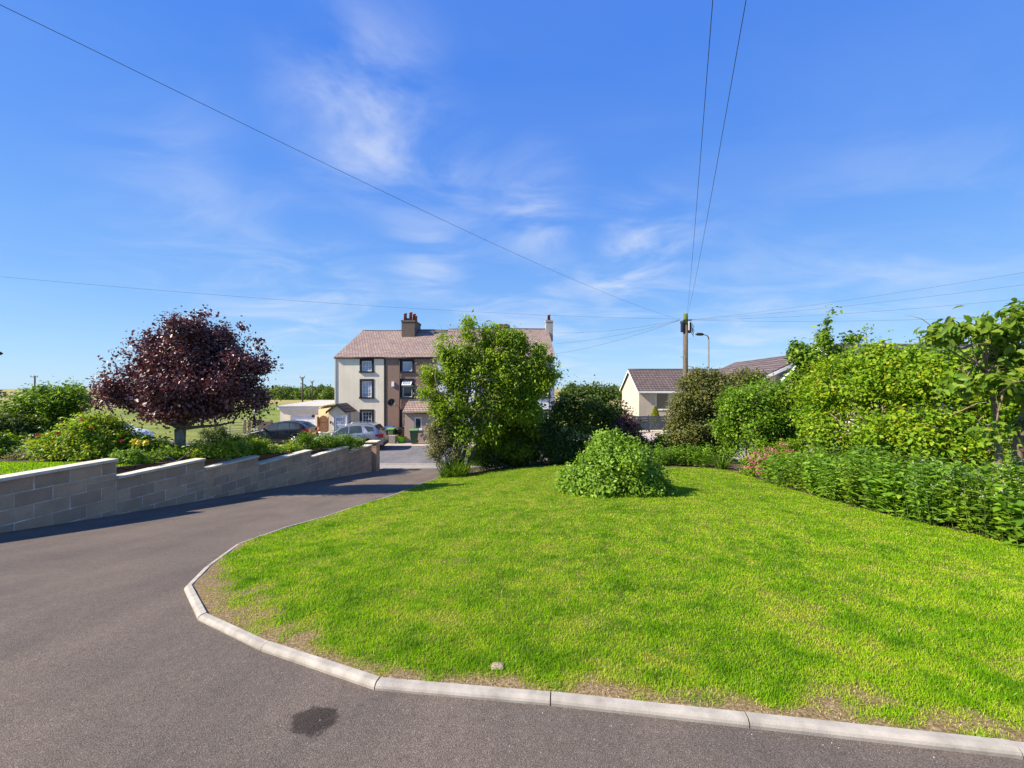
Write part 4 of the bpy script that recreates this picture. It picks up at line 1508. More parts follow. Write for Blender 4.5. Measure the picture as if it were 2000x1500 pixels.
# ------------------------------------------------------------------ cars
def car(label, loc, rz, L, W, Hh, prof, belt, glass, rear_glass, front_glass, paint, wheels, wr=.335, clad=.30, group='cars parked on the street', roof_rails=False, plate=None):
    """front points to -x; prof/belt: (x, z) over -L/2..L/2"""
    t = thing('parked_car', label, 'car', loc, rz, group)
    ORG[t.name] = Vector((0, 0, 0))
    st = sorted(set(np.round(np.concatenate([np.linspace(-L / 2, L / 2, 61), *[xc + (wr + .07) * np.linspace(-1, 1, 15) for xc in wheels]]), 4)))
    px_, pz_ = zip(*prof)
    bx_, bz_ = zip(*belt)

    def top(x): return float(np.interp(x, px_, pz_))
    def blt(x): return min(float(np.interp(x, bx_, bz_)), top(x) - .035)

    def half(x):
        e = abs(x) / (L / 2)
        return W / 2 * (1 - .20 * max(0, (e - .72) / .28) ** 2.2)

    def wt(x):
        return half(x) * (.93 - .20 * min(1, max(0, (top(x) - blt(x)) / .5)))

    def zb(x):
        z = .22 + .12 * max(0, (abs(x) / (L / 2) - .85) / .15)
        for xc in wheels:
            d = abs(x - xc)
            if d < wr + .07:
                z = max(z, wr + math.sqrt((wr + .07) ** 2 - d * d))
        return z

    def ring(x):
        h_, b_, tp, w_ = half(x), blt(x), top(x), wt(x)
        z0 = zb(x)
        zm = min(max(z0 + .02, .5), b_ - .05)
        return [(h_ * .60, z0 + .0), (h_ * .965, z0), (h_ * .995, max(z0 + .01, min(zm, .42))), (h_, max(zm, z0 + .015)), (h_ * .985, max(b_ - .04, z0 + .02)), (h_ * .955, b_), (w_, tp - .045), (w_ * .86, tp - .008), (w_ * .4, tp + .012)]

    verts = []
    rings = [ring(x) for x in st]
    nr = len(rings[0])
    for x, rg in zip(st, rings):
        verts += [(x, -y, z) for y, z in rg] + [(x, y, z) for y, z in reversed(rg)]
    n2 = 2 * nr
    faces = []
    for i in range(len(st) - 1):
        for k in range(n2 - 1):
            faces.append((i * n2 + k, i * n2 + k + 1, (i + 1) * n2 + k + 1, (i + 1) * n2 + k))
    faces.append(tuple(range(n2)))
    faces.append(tuple(reversed(range((len(st) - 1) * n2, len(st) * n2))))
    mb = MB(); mb.v = verts; mb.f = faces; mb.sm = [True] * (len(faces) - 2) + [False, False]
    bo = mb.build('body', paint, t)
    em = bo.modifiers.new('split', 'EDGE_SPLIT'); em.split_angle = R(38)
    # dark underside with wheel housings
    ub = MB()
    ub.box(-L / 2 + .12, L / 2 - .12, -W / 2 * .62, W / 2 * .62, .2, .62)
    ub.build('underbody', M['plastic_black'], t)
    # sill and bumper cladding
    xs = [x for x in st if all(abs(x - xc) > wr + .05 for xc in wheels)]
    for s in (-1, 1):
        cuts = [-9] + list(wheels) + [9]
        for c0_, c1_ in zip(cuts[:-1], cuts[1:]):
            cl_ = MB()
            for a_, b_ in zip(st[:-1], st[1:]):
                if a_ in xs and b_ in xs and c0_ < a_ < c1_:
                    cl_.poly([(a_, s * (half(a_) * .998 + .004), zb(a_) - .01), (b_, s * (half(b_) * .998 + .004), zb(b_) - .01), (b_, s * (half(b_) + .006), max(zb(b_) + .05, clad + .08)), (a_, s * (half(a_) + .006), max(zb(a_) + .05, clad + .08))])
            cl_.build('sill_cladding', M['plastic_black'], t)
        for xc in wheels:
            ar = MB()
            an = np.linspace(0.05, math.pi - .05, 14)
            for a1, a2 in zip(an[:-1], an[1:]):
                ar.poly([(xc + rr * math.cos(aa), s * (half(xc + rr * math.cos(aa)) + .008), wr + rr * math.sin(aa)) for rr, aa in ((wr + .06, a1), (wr + .06, a2), (wr + .115, a2), (wr + .115, a1))])
            ar.build('arch_cladding', M['plastic_black'], t)

    def side_pt(x, z, s, off=.008):
        b_, tp = blt(x), top(x)
        f = (z - b_) / max(.02, (tp - .045 - b_))
        y = half(x) * .955 + (wt(x) - half(x) * .955) * f
        return (x, s * (y + off), z)
    for s in (-1, 1):
        for (xa, xb, ra, rb) in glass:          # xa/xb at the belt, ra/rb at the roof line
            g_ = MB()
            n_ = 10
            for k in range(n_):
                q = []
                for kk, lvl in ((k, 0), (k + 1, 0), (k + 1, 1), (k, 1)):
                    u_ = kk / n_
                    xb0 = xa + (xb - xa) * u_; xt0 = ra + (rb - ra) * u_
                    if lvl == 0:
                        q.append(side_pt(xb0, blt(xb0) + .02, s))
                    else:
                        q.append(side_pt(xt0, max(blt(xt0) + .03, top(xt0) - .085), s))
                g_.poly(q, True)
            g_.build('side_window', M['carglass'], t)
    for nm_, (xa, xb), f1, f2 in (('windscreen', front_glass, .80, .90), ('rear_window', rear_glass, .88, .80)):
        g_ = MB()
        for k in range(8):
            q = []
            for kk, sg in ((k, -1), (k + 1, -1), (k + 1, 1), (k, 1)):
                x = xa + (xb - xa) * kk / 8
                q.append((x, sg * wt(x) * .84, top(x) + .012))
            g_.poly(q, True)
        g_.build(nm_, M['carglass'], t)
    for xc in wheels:
        for s in (-1, 1):
            y0 = s * (W / 2 - .21); y1 = s * (W / 2 - .012)
            wh = MB()
            wh.tube([(xc, y0, wr), (xc, y0 + (y1 - y0) * .1, wr), (xc, y0 + (y1 - y0) * .9, wr), (xc, y1, wr)], [wr - .03, wr, wr, wr - .03], 28)
            wo_ = wh.build('wheel', M['rubber'], t)
            rm = MB()
            ro = wr * .70
            yo = y1 + s * .004
            rm.tube([(xc, yo - s * .05, wr), (xc, yo, wr)], [ro, ro], 24, caps=False)
            rm.tube([(xc, yo - s * .035, wr), (xc, yo - s * .034, wr)], [ro * .98, ro * .98], 24)
            rm.build('rim_well', M['plastic_black'], wo_)
            rs = MB()
            for k in range(5):
                a_ = 2 * math.pi * k / 5 + .3
                rs.tube([(xc + .03 * math.cos(a_), yo, wr + .03 * math.sin(a_)), (xc + ro * .97 * math.cos(a_), yo - s * .004, wr + ro * .97 * math.sin(a_))], [.045, .034], 6)
            rs.tube([(xc, yo - s * .03, wr), (xc, yo + s * .012, wr)], [.06, .05], 12)
            n_ = 24
            for k in range(n_):
                a1, a2 = 2 * math.pi * k / n_, 2 * math.pi * (k + 1) / n_
                rs.poly([(xc + rr * math.cos(aa), yo + s * .002, wr + rr * math.sin(aa)) for rr, aa in ((ro * .9, a1), (ro * .9, a2), (ro, a2), (ro, a1))])
            rs.build('rim', M['alloy'], wo_)
    for s in (-1, 1):
        # lamps wrap the corners
        for nm_, xe, dirn, mat, z0, hh, ln in (('headlight', -L / 2, 1, 'headlamp', .64, .15, .42), ('tail_light', L / 2, -1, 'taillamp', .80, .26, .40)):
            lp = MB()
            for k in range(6):
                q = []
                for kk, lv in ((k, 0), (k + 1, 0), (k + 1, 1), (k, 1)):
                    x = xe + dirn * (.03 + ln * kk / 6)
                    taper = 1 - .65 * (kk / 6) ** 1.5
                    z = min(z0 + hh * .5 + (lv - .5) * hh * taper + .06 * kk / 6, blt(x) - .01 if nm_ == 'headlight' else 9)
                    q.append((x, s * (half(x) + .010), z))
                lp.poly(q, True)
            x = xe + dirn * .03
            hx = half(x)
            xo = xe - dirn * .012
            lp.poly([(xo, s * hx * .62, z0 + hh * .2), (xo, s * (hx + .0), z0), (xo, s * hx, z0 + hh), (xo, s * hx * .62, z0 + hh * .85)])
            lp.poly([(xo, s * hx, z0), (x, s * (hx + .010), z0), (x, s * (hx + .010), z0 + hh), (xo, s * hx, z0 + hh)])
            lp.build(nm_, M[mat], t)
        xm = glass[0][0] + .22
        mr_ = MB()
        zz_ = blt(xm) + .06
        y_ = half(xm) * .96
        mr_.tube([(xm - .04, s * (y_ - .03), zz_), (xm - .03, s * (y_ + .05), zz_ + .02), (xm, s * (y_ + .12), zz_ + .05), (xm + .01, s * (y_ + .2), zz_ + .05)], [.03, .07, .085, .05], 8)
        mr_.build('mirror', paint, t)
        hd_ = MB()
        for (xa, xb, ra, rb) in glass[:2]:
            hd_.box(xb - .32, xb - .12, s * (half(xb - .2) + .002) - .015, s * (half(xb - .2) + .002) + .02, blt(xb) - .14, blt(xb) - .11)
        hd_.build('door_handle', paint, t)
        sm_ = MB()
        for xx in [glass[0][0] + .15] + [g_[1] + .03 for g_ in glass[:2]]:
            sm_.box(xx, xx + .012, s * (half(xx) + .002) - .012, s * (half(xx) + .002) + .004, .36, blt(xx) - .02)
        sm_.build('door_seam', M['plastic_black'], t)
    if roof_rails:
        for s in (-1, 1):
            xa, xb = glass[0][3] - .4, glass[-1][3] - .1
            MB().tube([(x, s * wt(x) * .86, top(x) + .045) for x in np.linspace(xa, xb, 8)], .018, 6).build('roof_rail', M['alloy'], t)
    xr = L / 2
    MB().box(xr - .005, xr + .012, -.26, .26, .62, .73).build('number_plate', M['plate'], t)
    MB().box(xr - .02, xr + .02, -half(xr) * .9, half(xr) * .9, .30, .50).build('rear_bumper', M['plastic_black'], t)
    MB().box(-xr - .015, -xr + .02, -half(xr) * .7, half(xr) * .7, .34, .60).build('grille', M['plastic_black'], t)
    MB().tube([(L * .22, 0, top(L * .22)), (L * .22 + .08, 0, top(L * .22) + .07)], [.03, .01], 6).build('roof_aerial', M['plastic_black'], t)
    return t


def m_paint(name, col, metal=0.3, rough=0.28, coat=0.35, spec=0.5):
    m, t, p = mat_base(name, rough, spec)
    n_ = noise(t, objcoord(t), 2.0, 4, 0.6)
    t.links.new(ramp(t, n_, [(0.3, tuple(c * .93 for c in col)), (0.7, tuple(min(1, c * 1.06) for c in col))]), p.inputs['Base Color'])
    p.inputs['Metallic'].default_value = metal
    p.inputs['Coat Weight'].default_value = coat
    p.inputs['Coat Roughness'].default_value = 0.06
    return m


M['carglass'] = m_glass('car_glass', (0.05, 0.065, 0.065), 0.03)
M['alloy'] = m_plain('alloy', (0.5, 0.5, 0.52), 0.3, 0.5, 0.05, metal=0.8)
M['headlamp'] = m_plain('headlamp', (0.6, 0.62, 0.64), 0.12, 0.7, 0.1)
M['taillamp'] = m_plain('taillamp', (0.45, 0.015, 0.02), 0.15, 0.6, 0.1)
M['plate'] = m_plain('yellow_plate', (0.65, 0.5, 0.06), 0.5, 0.3, 0.03)
DARK = m_paint('navy_black_paint', (0.007, 0.008, 0.012), 0.0, 0.3, 0.12, 0.25)
SILV = m_paint('silver_grey_paint', (0.36, 0.365, 0.385), 0.75, 0.32)
WHT = m_paint('white_paint_car', (0.62, 0.63, 0.65), 0.0, 0.3)


def ground_at(x, y): return EYE - float(hs(x, y)) + .014


# dark coupe-backed SUV
cx_, cy_ = P(548, 0, 27.0).x, 27.2
car('dark navy hatchback SUV parked in front of the white garage', (cx_, cy_, ground_at(cx_, cy_) + .06), R(1.5), 4.40, 1.78, 1.5,
    [(-2.2, .62), (-2.16, .74), (-1.95, .86), (-1.2, 1.0), (-.98, 1.05), (-.35, 1.42), (-.05, 1.51), (.5, 1.55), (1.1, 1.52), (1.55, 1.43), (1.9, 1.2), (2.06, 1.1), (2.17, .95), (2.2, .7)],
    [(-2.2, .7), (-1.1, .95), (0, 1.0), (1.2, 1.06), (1.9, 1.12), (2.2, 1.0)],
    [(-.88, .08, -.32, .08), (.14, .95, .14, .86), (1.0, 1.5, .92, 1.22)], (1.45, 1.97), (-.93, -.28), DARK, (-1.36, 1.32))
# silver SUV, seen from its rear quarter
cx_, cy_ = P(700, 0, 24.9).x - .3, 24.6
car('silver-grey compact SUV with red tail lights parked nose-left before the cream house', (cx_, cy_, ground_at(cx_, cy_)), R(4), 4.28, 1.78, 1.65,
    [(-2.14, .66), (-2.1, .8), (-1.9, .93), (-1.25, 1.06), (-1.05, 1.10), (-.42, 1.50), (-.1, 1.60), (.45, 1.645), (1.2, 1.62), (1.62, 1.56), (1.86, 1.28), (2.0, 1.05), (2.1, .95), (2.14, .7)],
    [(-2.14, .78), (-1.1, 1.0), (0, 1.06), (1.0, 1.14), (1.5, 1.22), (2.14, 1.1)],
    [(-.95, .05, -.42, .02), (.11, .92, .08, .78), (1.25, 1.62, .95, 1.52)], (1.62, 1.92), (-1.0, -.35), SILV, (-1.28, 1.27), .345, roof_rails=True)
# white estate behind the flowering shrub
cx_, cy_ = P(190, 0, 22.5).x, 22.8
car('white estate car mostly hidden behind the red-flowered shrub and purple tree', (cx_, cy_, ground_at(cx_, cy_)), R(180), 4.7, 1.82, 1.6,
    [(-2.35, .62), (-2.3, .76), (-2.0, .9), (-1.3, 1.02), (-1.1, 1.06), (-.4, 1.48), (0, 1.57), (1.2, 1.58), (1.9, 1.52), (2.15, 1.2), (2.3, .98), (2.35, .7)],
    [(-2.35, .7), (-1.1, .98), (0, 1.02), (1.6, 1.08), (2.35, 1.0)],
    [(-1.0, .05, -.4, .02), (.11, 1.0, .08, .95), (1.08, 1.95, 1.03, 1.8)], (1.95, 2.2), (-1.05, -.35), WHT, (-1.42, 1.40))


# ------------------------------------------------------------------ poles, lamps, cables, fences
PB = Vector(P(1338, 0, 22.0)); PB.z = EYE - float(hs(PB.x, 22.0)) - .1
PT = P(1339, 613, 22.0)
tp = thing('telegraph_pole', 'weathered wooden telegraph pole with mossy top and black junction boxes', 'telegraph pole', PB)
MB().tube([PB, PB.lerp(PT, .5), PB.lerp(PT, .92)], [.155, .14, .128], 14).build('shaft', M['pole'], tp)
MB().tube([PB.lerp(PT, .921), PT], [.128, .122], 14).build('mossy_top', M['moss'], tp)
for dx, h_, z_ in ((-.2, .55, -1.05), (.2, .6, -1.1)):
    MB().box(PT.x + dx - .07, PT.x + dx + .07, PT.y - .14, PT.y + .06, PT.z + z_, PT.z + z_ + h_).build('junction_box', M['plastic_black'], tp, .015)
MB().box(PT.x + .125, PT.x + .15, PT.y - .16, PT.y - .08, PT.z - .95, PT.z - .45).build('marker_plate', M['whitep'], tp)
for z_ in (-.42, -.36):
    MB().tube([(PT.x - .32, PT.y, PT.z + z_ - .1), (PT.x - .1, PT.y - .1, PT.z + z_), (PT.x + .1, PT.y - .1, PT.z + z_), (PT.x + .34, PT.y, PT.z + z_ + .03)], .022, 6).build('bracket', M['plastic_black'], tp)
lo = MB()
for k in range(6):
    a0 = Vector((PT.x + .22, PT.y - .1, PT.z - .5 - .08 * k))
    lo.tube([a0, a0 + Vector((.12 + .05 * (k % 3), -.03, -.1)), a0 + Vector((.06 + .06 * (k % 2), 0, -.3)), a0 + Vector((.2, 0, -.42))], .014, 5)
lo.build('loose_wires', M['cable'], tp)
for k in range(5):
    z_ = PB.z + 3.2 + k * .55
    s = 1 if k % 2 else -1
    MB().tube([(PB.x + s * .1, PB.y - .04, z_), (PB.x + s * .3, PB.y - .06, z_ + .02)], .014, 6).build('step', M['steel'], tp)


def cable(label, a, b, sag, rad=.013, n=26, name='overhead_cable', ext=0.0):
    a, b = Vector(a), Vector(b)
    pts = []
    for k in range(n + 1):
        t = k / n * (1 + ext)
        p = a + (b - a) * t
        p.z -= sag * 4 * t * (1 - t) if t <= 1 else -sag * 1.5 * (t - 1)
        pts.append(p)
    o = MB().tube(pts, rad, 5).build(name, M['cable'])
    return tag(o, label, 'cable', 'overhead telephone cables')


c0 = PT + Vector((0, 0, -.35))
cable('long overhead cable from the pole over the driveway and block wall', c0 + Vector((-.3, -.05, 0)), P(0, 8, 3.55), .30, .0033, 40, ext=.35)
cable('overhead cable from the pole passing above the lawn, lower of a close pair', c0 + Vector((.02, -.15, .35)), P(1392, 0, 3.6), .25, .0042, 40, ext=.3)
cable('overhead cable from the pole passing above the lawn, wider of a close pair', c0 + Vector((.06, -.15, .35)), P(1457, 0, 3.6), .25, .0042, 40, ext=.3)
cable('thin cable from the pole across the terrace roof to the purple tree side', c0 + Vector((-.3, 0, .05)), P(0, 540, 13.6), .28, .004, ext=.15)
for py, nm in ((650, 'highest'), (671, 'middle'), (691, 'lowest')):
    cable(f'service cable from the pole to the white house gable, {nm} of three', c0 + Vector((-.3, 0, 0)), P(1086, py, FY - .1), .22, .0075)
for q, (py, yy, nm) in enumerate(((532, 13.4, 'highest'), (556, 14.6, 'second highest'), (583, 15.6, 'second lowest'), (616, 19.0, 'lowest'))):
    cable(f'cable from the pole running over the right-hand hedge, {nm} of four', c0 + Vector((.34, 0, .02 - .01 * q)), P(2000, py, yy), .12 + .05 * (q > 1), .0045, ext=.2)


def street_lamp(label, base, h, arm_dir, reach=.75):
    t = thing('street_lamp', label, 'street lamp', base, 0, 'street lamps')
    b = Vector(base)
    ad = Vector(arm_dir).normalized()
    MB().tube([b, b + Vector((0, 0, 1.2)), b + Vector((0, 0, 1.22)), b + Vector((0, 0, h - .3))], [.09, .09, .06, .05], 10).build('column', M['steel'], t)
    tp_ = b + Vector((0, 0, h - .3))
    MB().tube([tp_, tp_ + Vector((0, 0, .2)) + ad * .03, tp_ + Vector((0, 0, .3)) + ad * .15, tp_ + Vector((0, 0, .36)) + ad * reach * .55], [.05, .045, .04, .035], 8).build('arm', M['steel'], t)
    e = tp_ + Vector((0, 0, .36)) + ad * reach * .5
    hd_ = MB()
    hd_.tube([e, e + ad * .12 + Vector((0, 0, .02)), e + ad * .45 + Vector((0, 0, .03)), e + ad * .62 + Vector((0, 0, .01))], [.05, .11, .12, .04], 10)
    hd_.build('lamp_head', M['plastic_black'], t)
    return t


lb = P(1384, 0, 29.0); lb.z = EYE - 3.6
street_lamp('grey steel street lamp rising behind the olive bush by the pole', lb, EYE - (655 - 750) / F * 29.0 - lb.z, (-1, 0, .0))
lb = P(-24, 0, 24.0); lb.z = EYE - float(hs(lb.x, 24.0))
street_lamp('street lamp at the road beyond the neighbouring garden, only its head in view', lb, EYE - (693 - 750) / F * 24.0 - lb.z, (1, 0, 0), .6)
# plain steel post by the field gate
sb = P(497.5, 0, 26.5); sb.z = ground_at(sb.x, 26.5)
o = MB().tube([sb, sb + Vector((0, 0, .9)), sb + Vector((0, 0, .92)), Vector((sb.x, sb.y, EYE - (770 - 750) / F * 26.5))], [.07, .07, .05, .045], 10).build('steel_post', M['steel'])
tag(o, 'thin galvanised steel post beside the nose of the dark car', 'post')

# field fence and gate beyond the street
fy = 30.5
ff = thing('field_fence', 'weathered post and rail field fence beside the garage', 'fence', (P(480, 0, fy).x, fy, ground_at(P(480, 0, fy).x, fy)))
fxs = [P(a, 0, fy).x for a in (420, 478, 487, 506, 530)]
gl_ = ORG[ff.name].z
for x_ in fxs:
    MB().box(x_ - .07, x_ + .07, fy - .07, fy + .07, gl_ - .3, gl_ + 1.25).build('post', M['wood_grey'], ff, .01)
for k, z_ in enumerate((.3, .62, .94)):
    MB().box(fxs[1] - .05, fxs[-1], fy - .1, fy - .071, gl_ + z_, gl_ + z_ + .11).build('rail', M['wood_grey'], ff)
fg = thing('field_gate', 'galvanised steel bar gate into the pasture', 'gate', (P(450, 0, fy).x, fy, gl_))
for z_ in (.2, .38, .58, .80, 1.05):
    MB().tube([(fxs[0] + .1, fy, gl_ + z_), (fxs[1] - .12, fy, gl_ + z_)], .022, 6).build('bar', M['steel'], fg)
for x_ in (fxs[0] + .1, (fxs[0] + fxs[1]) / 2, fxs[1] - .12):
    MB().tube([(x_, fy + .001, gl_ + .15), (x_, fy + .001, gl_ + 1.1)], .024, 6).build('upright', M['steel'], fg)
# low brown brick wall right of the fence, behind the dark car
o = MB().box(P(508, 0, 30.2).x, ga - .2, 30.1, 30.4, gl_ - .4, gl_ + 1.15).build('garden_wall', M['stack'])
tag(o, 'low brown brick wall behind the dark car beside the garage', 'wall')


def power_pole(label, px, py_top, y, form):
    b = P(px, 0, y)
    zt = EYE - (py_top - 750) / F * y
    b.z = EYE - float(hs(b.x, y)) - .5
    t = thing('power_pole', label, 'power pole', b, 0, 'wooden power poles in the pasture')
    rr = .2
    MB().tube([b, (b.x, b.y, zt)], [rr * 1.2, rr], 8).build('shaft', M['pole'], t)
    m_ = MB()
    if form == 'V':
        for s in (-1, 1):
            m_.tube([(b.x, b.y - .2, zt - 1.0), (b.x + s * .8, b.y - .2, zt + .5)], .09, 6)
        m_.tube([(b.x - .8, b.y - .2, zt + .0), (b.x + .8, b.y - .2, zt + .0)], .08, 6)
    else:
        m_.box(b.x - 1.2, b.x + 1.2, b.y - .3, b.y - .1, zt - .5, zt - .3)
        for k in (-1.1, 0, 1.1):
            m_.tube([(b.x + k, b.y - .2, zt - .3), (b.x + k, b.y - .2, zt + .1)], .08, 6)
    m_.build('crossarm', M['wood_grey'], t)
    return t


power_pole('wooden power pole with forked head, taller of two by the wood', 591, 737, 115, 'V')
power_pole('wooden power pole with forked head, shorter of two by the wood', 610, 745, 150, 'V')
power_pole('distant power pole with level crossarm above the rounded green tree', 68, 734, 130, 'T')

# ------------------------------------------------------------------ plants
def unit(v):
    return v / np.maximum(1e-9, np.linalg.norm(v, axis=1, keepdims=True))


def leaf_frames(pos, out, r, up=0.5, rand=0.7, droop=0.25):
    n = len(pos)
    nrm = unit(out * 0.55 + np.array([0, 0, up]) + r.normal(0, rand, (n, 3)))
    d = unit(out * 0.7 + r.normal(0, 0.7, (n, 3)) - np.array([0, 0, droop]))
    a = unit(d - nrm * np.sum(d * nrm, axis=1, keepdims=True))
    b = np.cross(nrm, a)
    return a, b, nrm


RH = (np.array([[-.5, 0, 0], [-.02, .5, .10], [.5, 0, -.06], [-.02, -.5, .10]]), np.array([[0, 3, 2], [0, 2, 1]]))
HX = (np.array([[-.5, 0, 0], [-.2, .42, .08], [.15, .44, .07], [.5, 0, -.12], [.15, -.44, .07], [-.2, -.42, .08], [.0, 0, 0]]),
      np.array([[0, 6, 1], [1, 6, 2], [2, 6, 3], [3, 6, 4], [4, 6, 5], [5, 6, 0]]))
LEAFMESH = {}


def leaf_object_mesh(mat, k):
    key = (mat.name, k)
    if key not in LEAFMESH:
        LEAFMESH[key] = np_mesh('leaf', HX[0], HX[1], mat, {'tint': np.full(len(HX[0]), (k + .5) / 8)}, smooth=True)
    return LEAFMESH[key]


CAMP = np.array([0, 0, EYE])


def leaf_cloud(parent, name, pos, a, b, nrm, L, W, tint, mat, shape=RH, parts=0, piece='leaf', kind=True):
    org = np.array(ORG.get(parent.name, (0, 0, 0)))
    n = len(pos)
    keep = np.ones(n, dtype=bool)
    if parts:
        # the leaves that show largest: near, and on the side turned to the viewer
        d = np.linalg.norm(pos - CAMP, axis=1)
        c = pos.mean(axis=0)
        face = np.sum(unit(pos - c) * unit(CAMP - pos), axis=1)
        scr = d - 0.6 * face * d.std() * 2 - 0.3 * L / L.mean()
        idx = np.argsort(scr)[:parts * 3]
        idx = idx[np.argsort(rng.random(len(idx)))][:parts]
        keep[idx] = False
        for q in idx:
            me = leaf_object_mesh(mat, int(np.clip(tint[q] * 8, 0, 7)))
            o = bpy.data.objects.new(piece, me)
            COL.objects.link(o)
            o.parent = parent
            m = Matrix.Identity(4)
            for i in range(3):
                m[i][0] = a[q, i] * L[q]; m[i][1] = b[q, i] * W[q]; m[i][2] = nrm[q, i] * L[q]; m[i][3] = pos[q, i] - org[i]
            o.matrix_local = m
    pos, a, b, nrm, L, W, tint = pos[keep], a[keep], b[keep], nrm[keep], L[keep], W[keep], tint[keep]
    V, T = shape
    co = (pos - org)[:, None, :] + V[None, :, 0:1] * (a * L[:, None])[:, None, :] + V[None, :, 1:2] * (b * W[:, None])[:, None, :] + V[None, :, 2:3] * (nrm * L[:, None])[:, None, :]
    k = len(V)
    tr = (np.arange(len(pos))[:, None, None] * k + T[None]).reshape(-1, 3)
    o = link(name, np_mesh(name, co.reshape(-1, 3), tr, mat, {'tint': np.repeat(tint, k)}), parent)
    if kind:
        o['kind'] = 'stuff'
    return o


def blob_points(blobs, n, sub, sigma, r, shell=0.55, flat=1.0):
    bl = np.array([b[:6] for b in blobs], dtype=float)
    bl[:, 3:6] = np.maximum(bl[:, 3:6] - 1.15 * sigma, bl[:, 3:6] * .4)
    wgt = (bl[:, 3] * bl[:, 5] + bl[:, 4] * bl[:, 5] + bl[:, 3] * bl[:, 4])
    wgt = wgt ** .8
    wgt = wgt / wgt.sum()
    bi = r.choice(len(bl), sub, p=wgt)
    d = unit(r.normal(0, 1, (sub, 3)))
    rad = shell + (1.0 - shell) * r.random(sub) ** 0.6
    sc_ = bl[bi, :3] + d * rad[:, None] * bl[bi, 3:6]
    si = r.integers(0, sub, n)
    sig = sigma * (0.6 + 0.8 * r.random(sub))
    pos = sc_[si] + r.normal(0, 1, (n, 3)) * sig[si][:, None] * np.array([1, 1, flat])
    out = unit(d[si] + 0.5 * unit(pos - sc_[si]))
    ct = r.random(sub)
    return pos, out, ct[si]


def foliage(parent, blobs, n, sub, sigma, L, W, mat, seed, shell=.55, parts=0, up=.5, rand=.6, droop=.25, shape=RH, name='foliage', tvar=(.35, .65), zmin=None, flat=1.0):
    r = np.random.default_rng(seed)
    pos, out, ct = blob_points(blobs, n, sub, sigma, r, shell, flat)
    g = gz(pos[:, 0], pos[:, 1]) + .03 if zmin is None else zmin
    m = pos[:, 2] > g
    pos, out, ct = pos[m], out[m], ct[m]
    a, b, nrm = leaf_frames(pos, out, r, up, rand, droop)
    s = np.clip(r.lognormal(0, .28, len(pos)), .45, 1.7)
    tint = np.clip(tvar[0] * ct + tvar[1] * r.random(len(pos)), 0, 1)
    return leaf_cloud(parent, name, pos, a, b, nrm, L * s, W * s, tint, mat, shape, parts)


def limb(p0, p1, r, bend=.12, n=6):
    p0, p1 = np.array(p0, float), np.array(p1, float)
    d = p1 - p0
    off = r.normal(0, 1, 3) * np.linalg.norm(d) * bend
    off2 = r.normal(0, 1, 3) * np.linalg.norm(d) * bend * .4
    return [tuple(p0 + d * t + off * math.sin(math.pi * t) + off2 * math.sin(2 * math.pi * t)) for t in np.linspace(0, 1, n)]


def branches(parent, starts, targets, r0, r1, mat, seed, name='branches', bend=.12, sides=6, twigs=0, tw_len=.35):
    r = np.random.default_rng(seed)
    mb = MB()
    for k, tg in enumerate(targets):
        st = starts[k % len(starts)]
        pts = limb(st, tg, r, bend)
        mb.tube(pts, list(np.linspace(r0, r1, len(pts))), sides, caps=False)
        for q in range(twigs):
            i = r.integers(2, len(pts))
            b0 = np.array(pts[i])
            e = b0 + r.normal(0, 1, 3) * tw_len * np.array([1, 1, .7]) + np.array([0, 0, tw_len * .4])
            mb.tube(limb(b0, e, r, .15, 4), list(np.linspace(r1 * 1.1, r1 * .4, 4)), 4, caps=False)
    return mb.build(name, mat, parent)


def BL(px, py, y, rpx, rpy=None, dy=None):
    """an ellipsoid of foliage centred on a photo position at distance y"""
    c = P(px, py, y)
    rx = rpx / F * y
    rz = (rpy if rpy is not None else rpx) / F * y
    return (c.x, c.y, c.z, rx, dy if dy is not None else (rx + rz) / 2, rz)


def base_at(px, y):
    x = (px - 1000) / F * y
    return Vector((x, y, float(gz(x, y))))


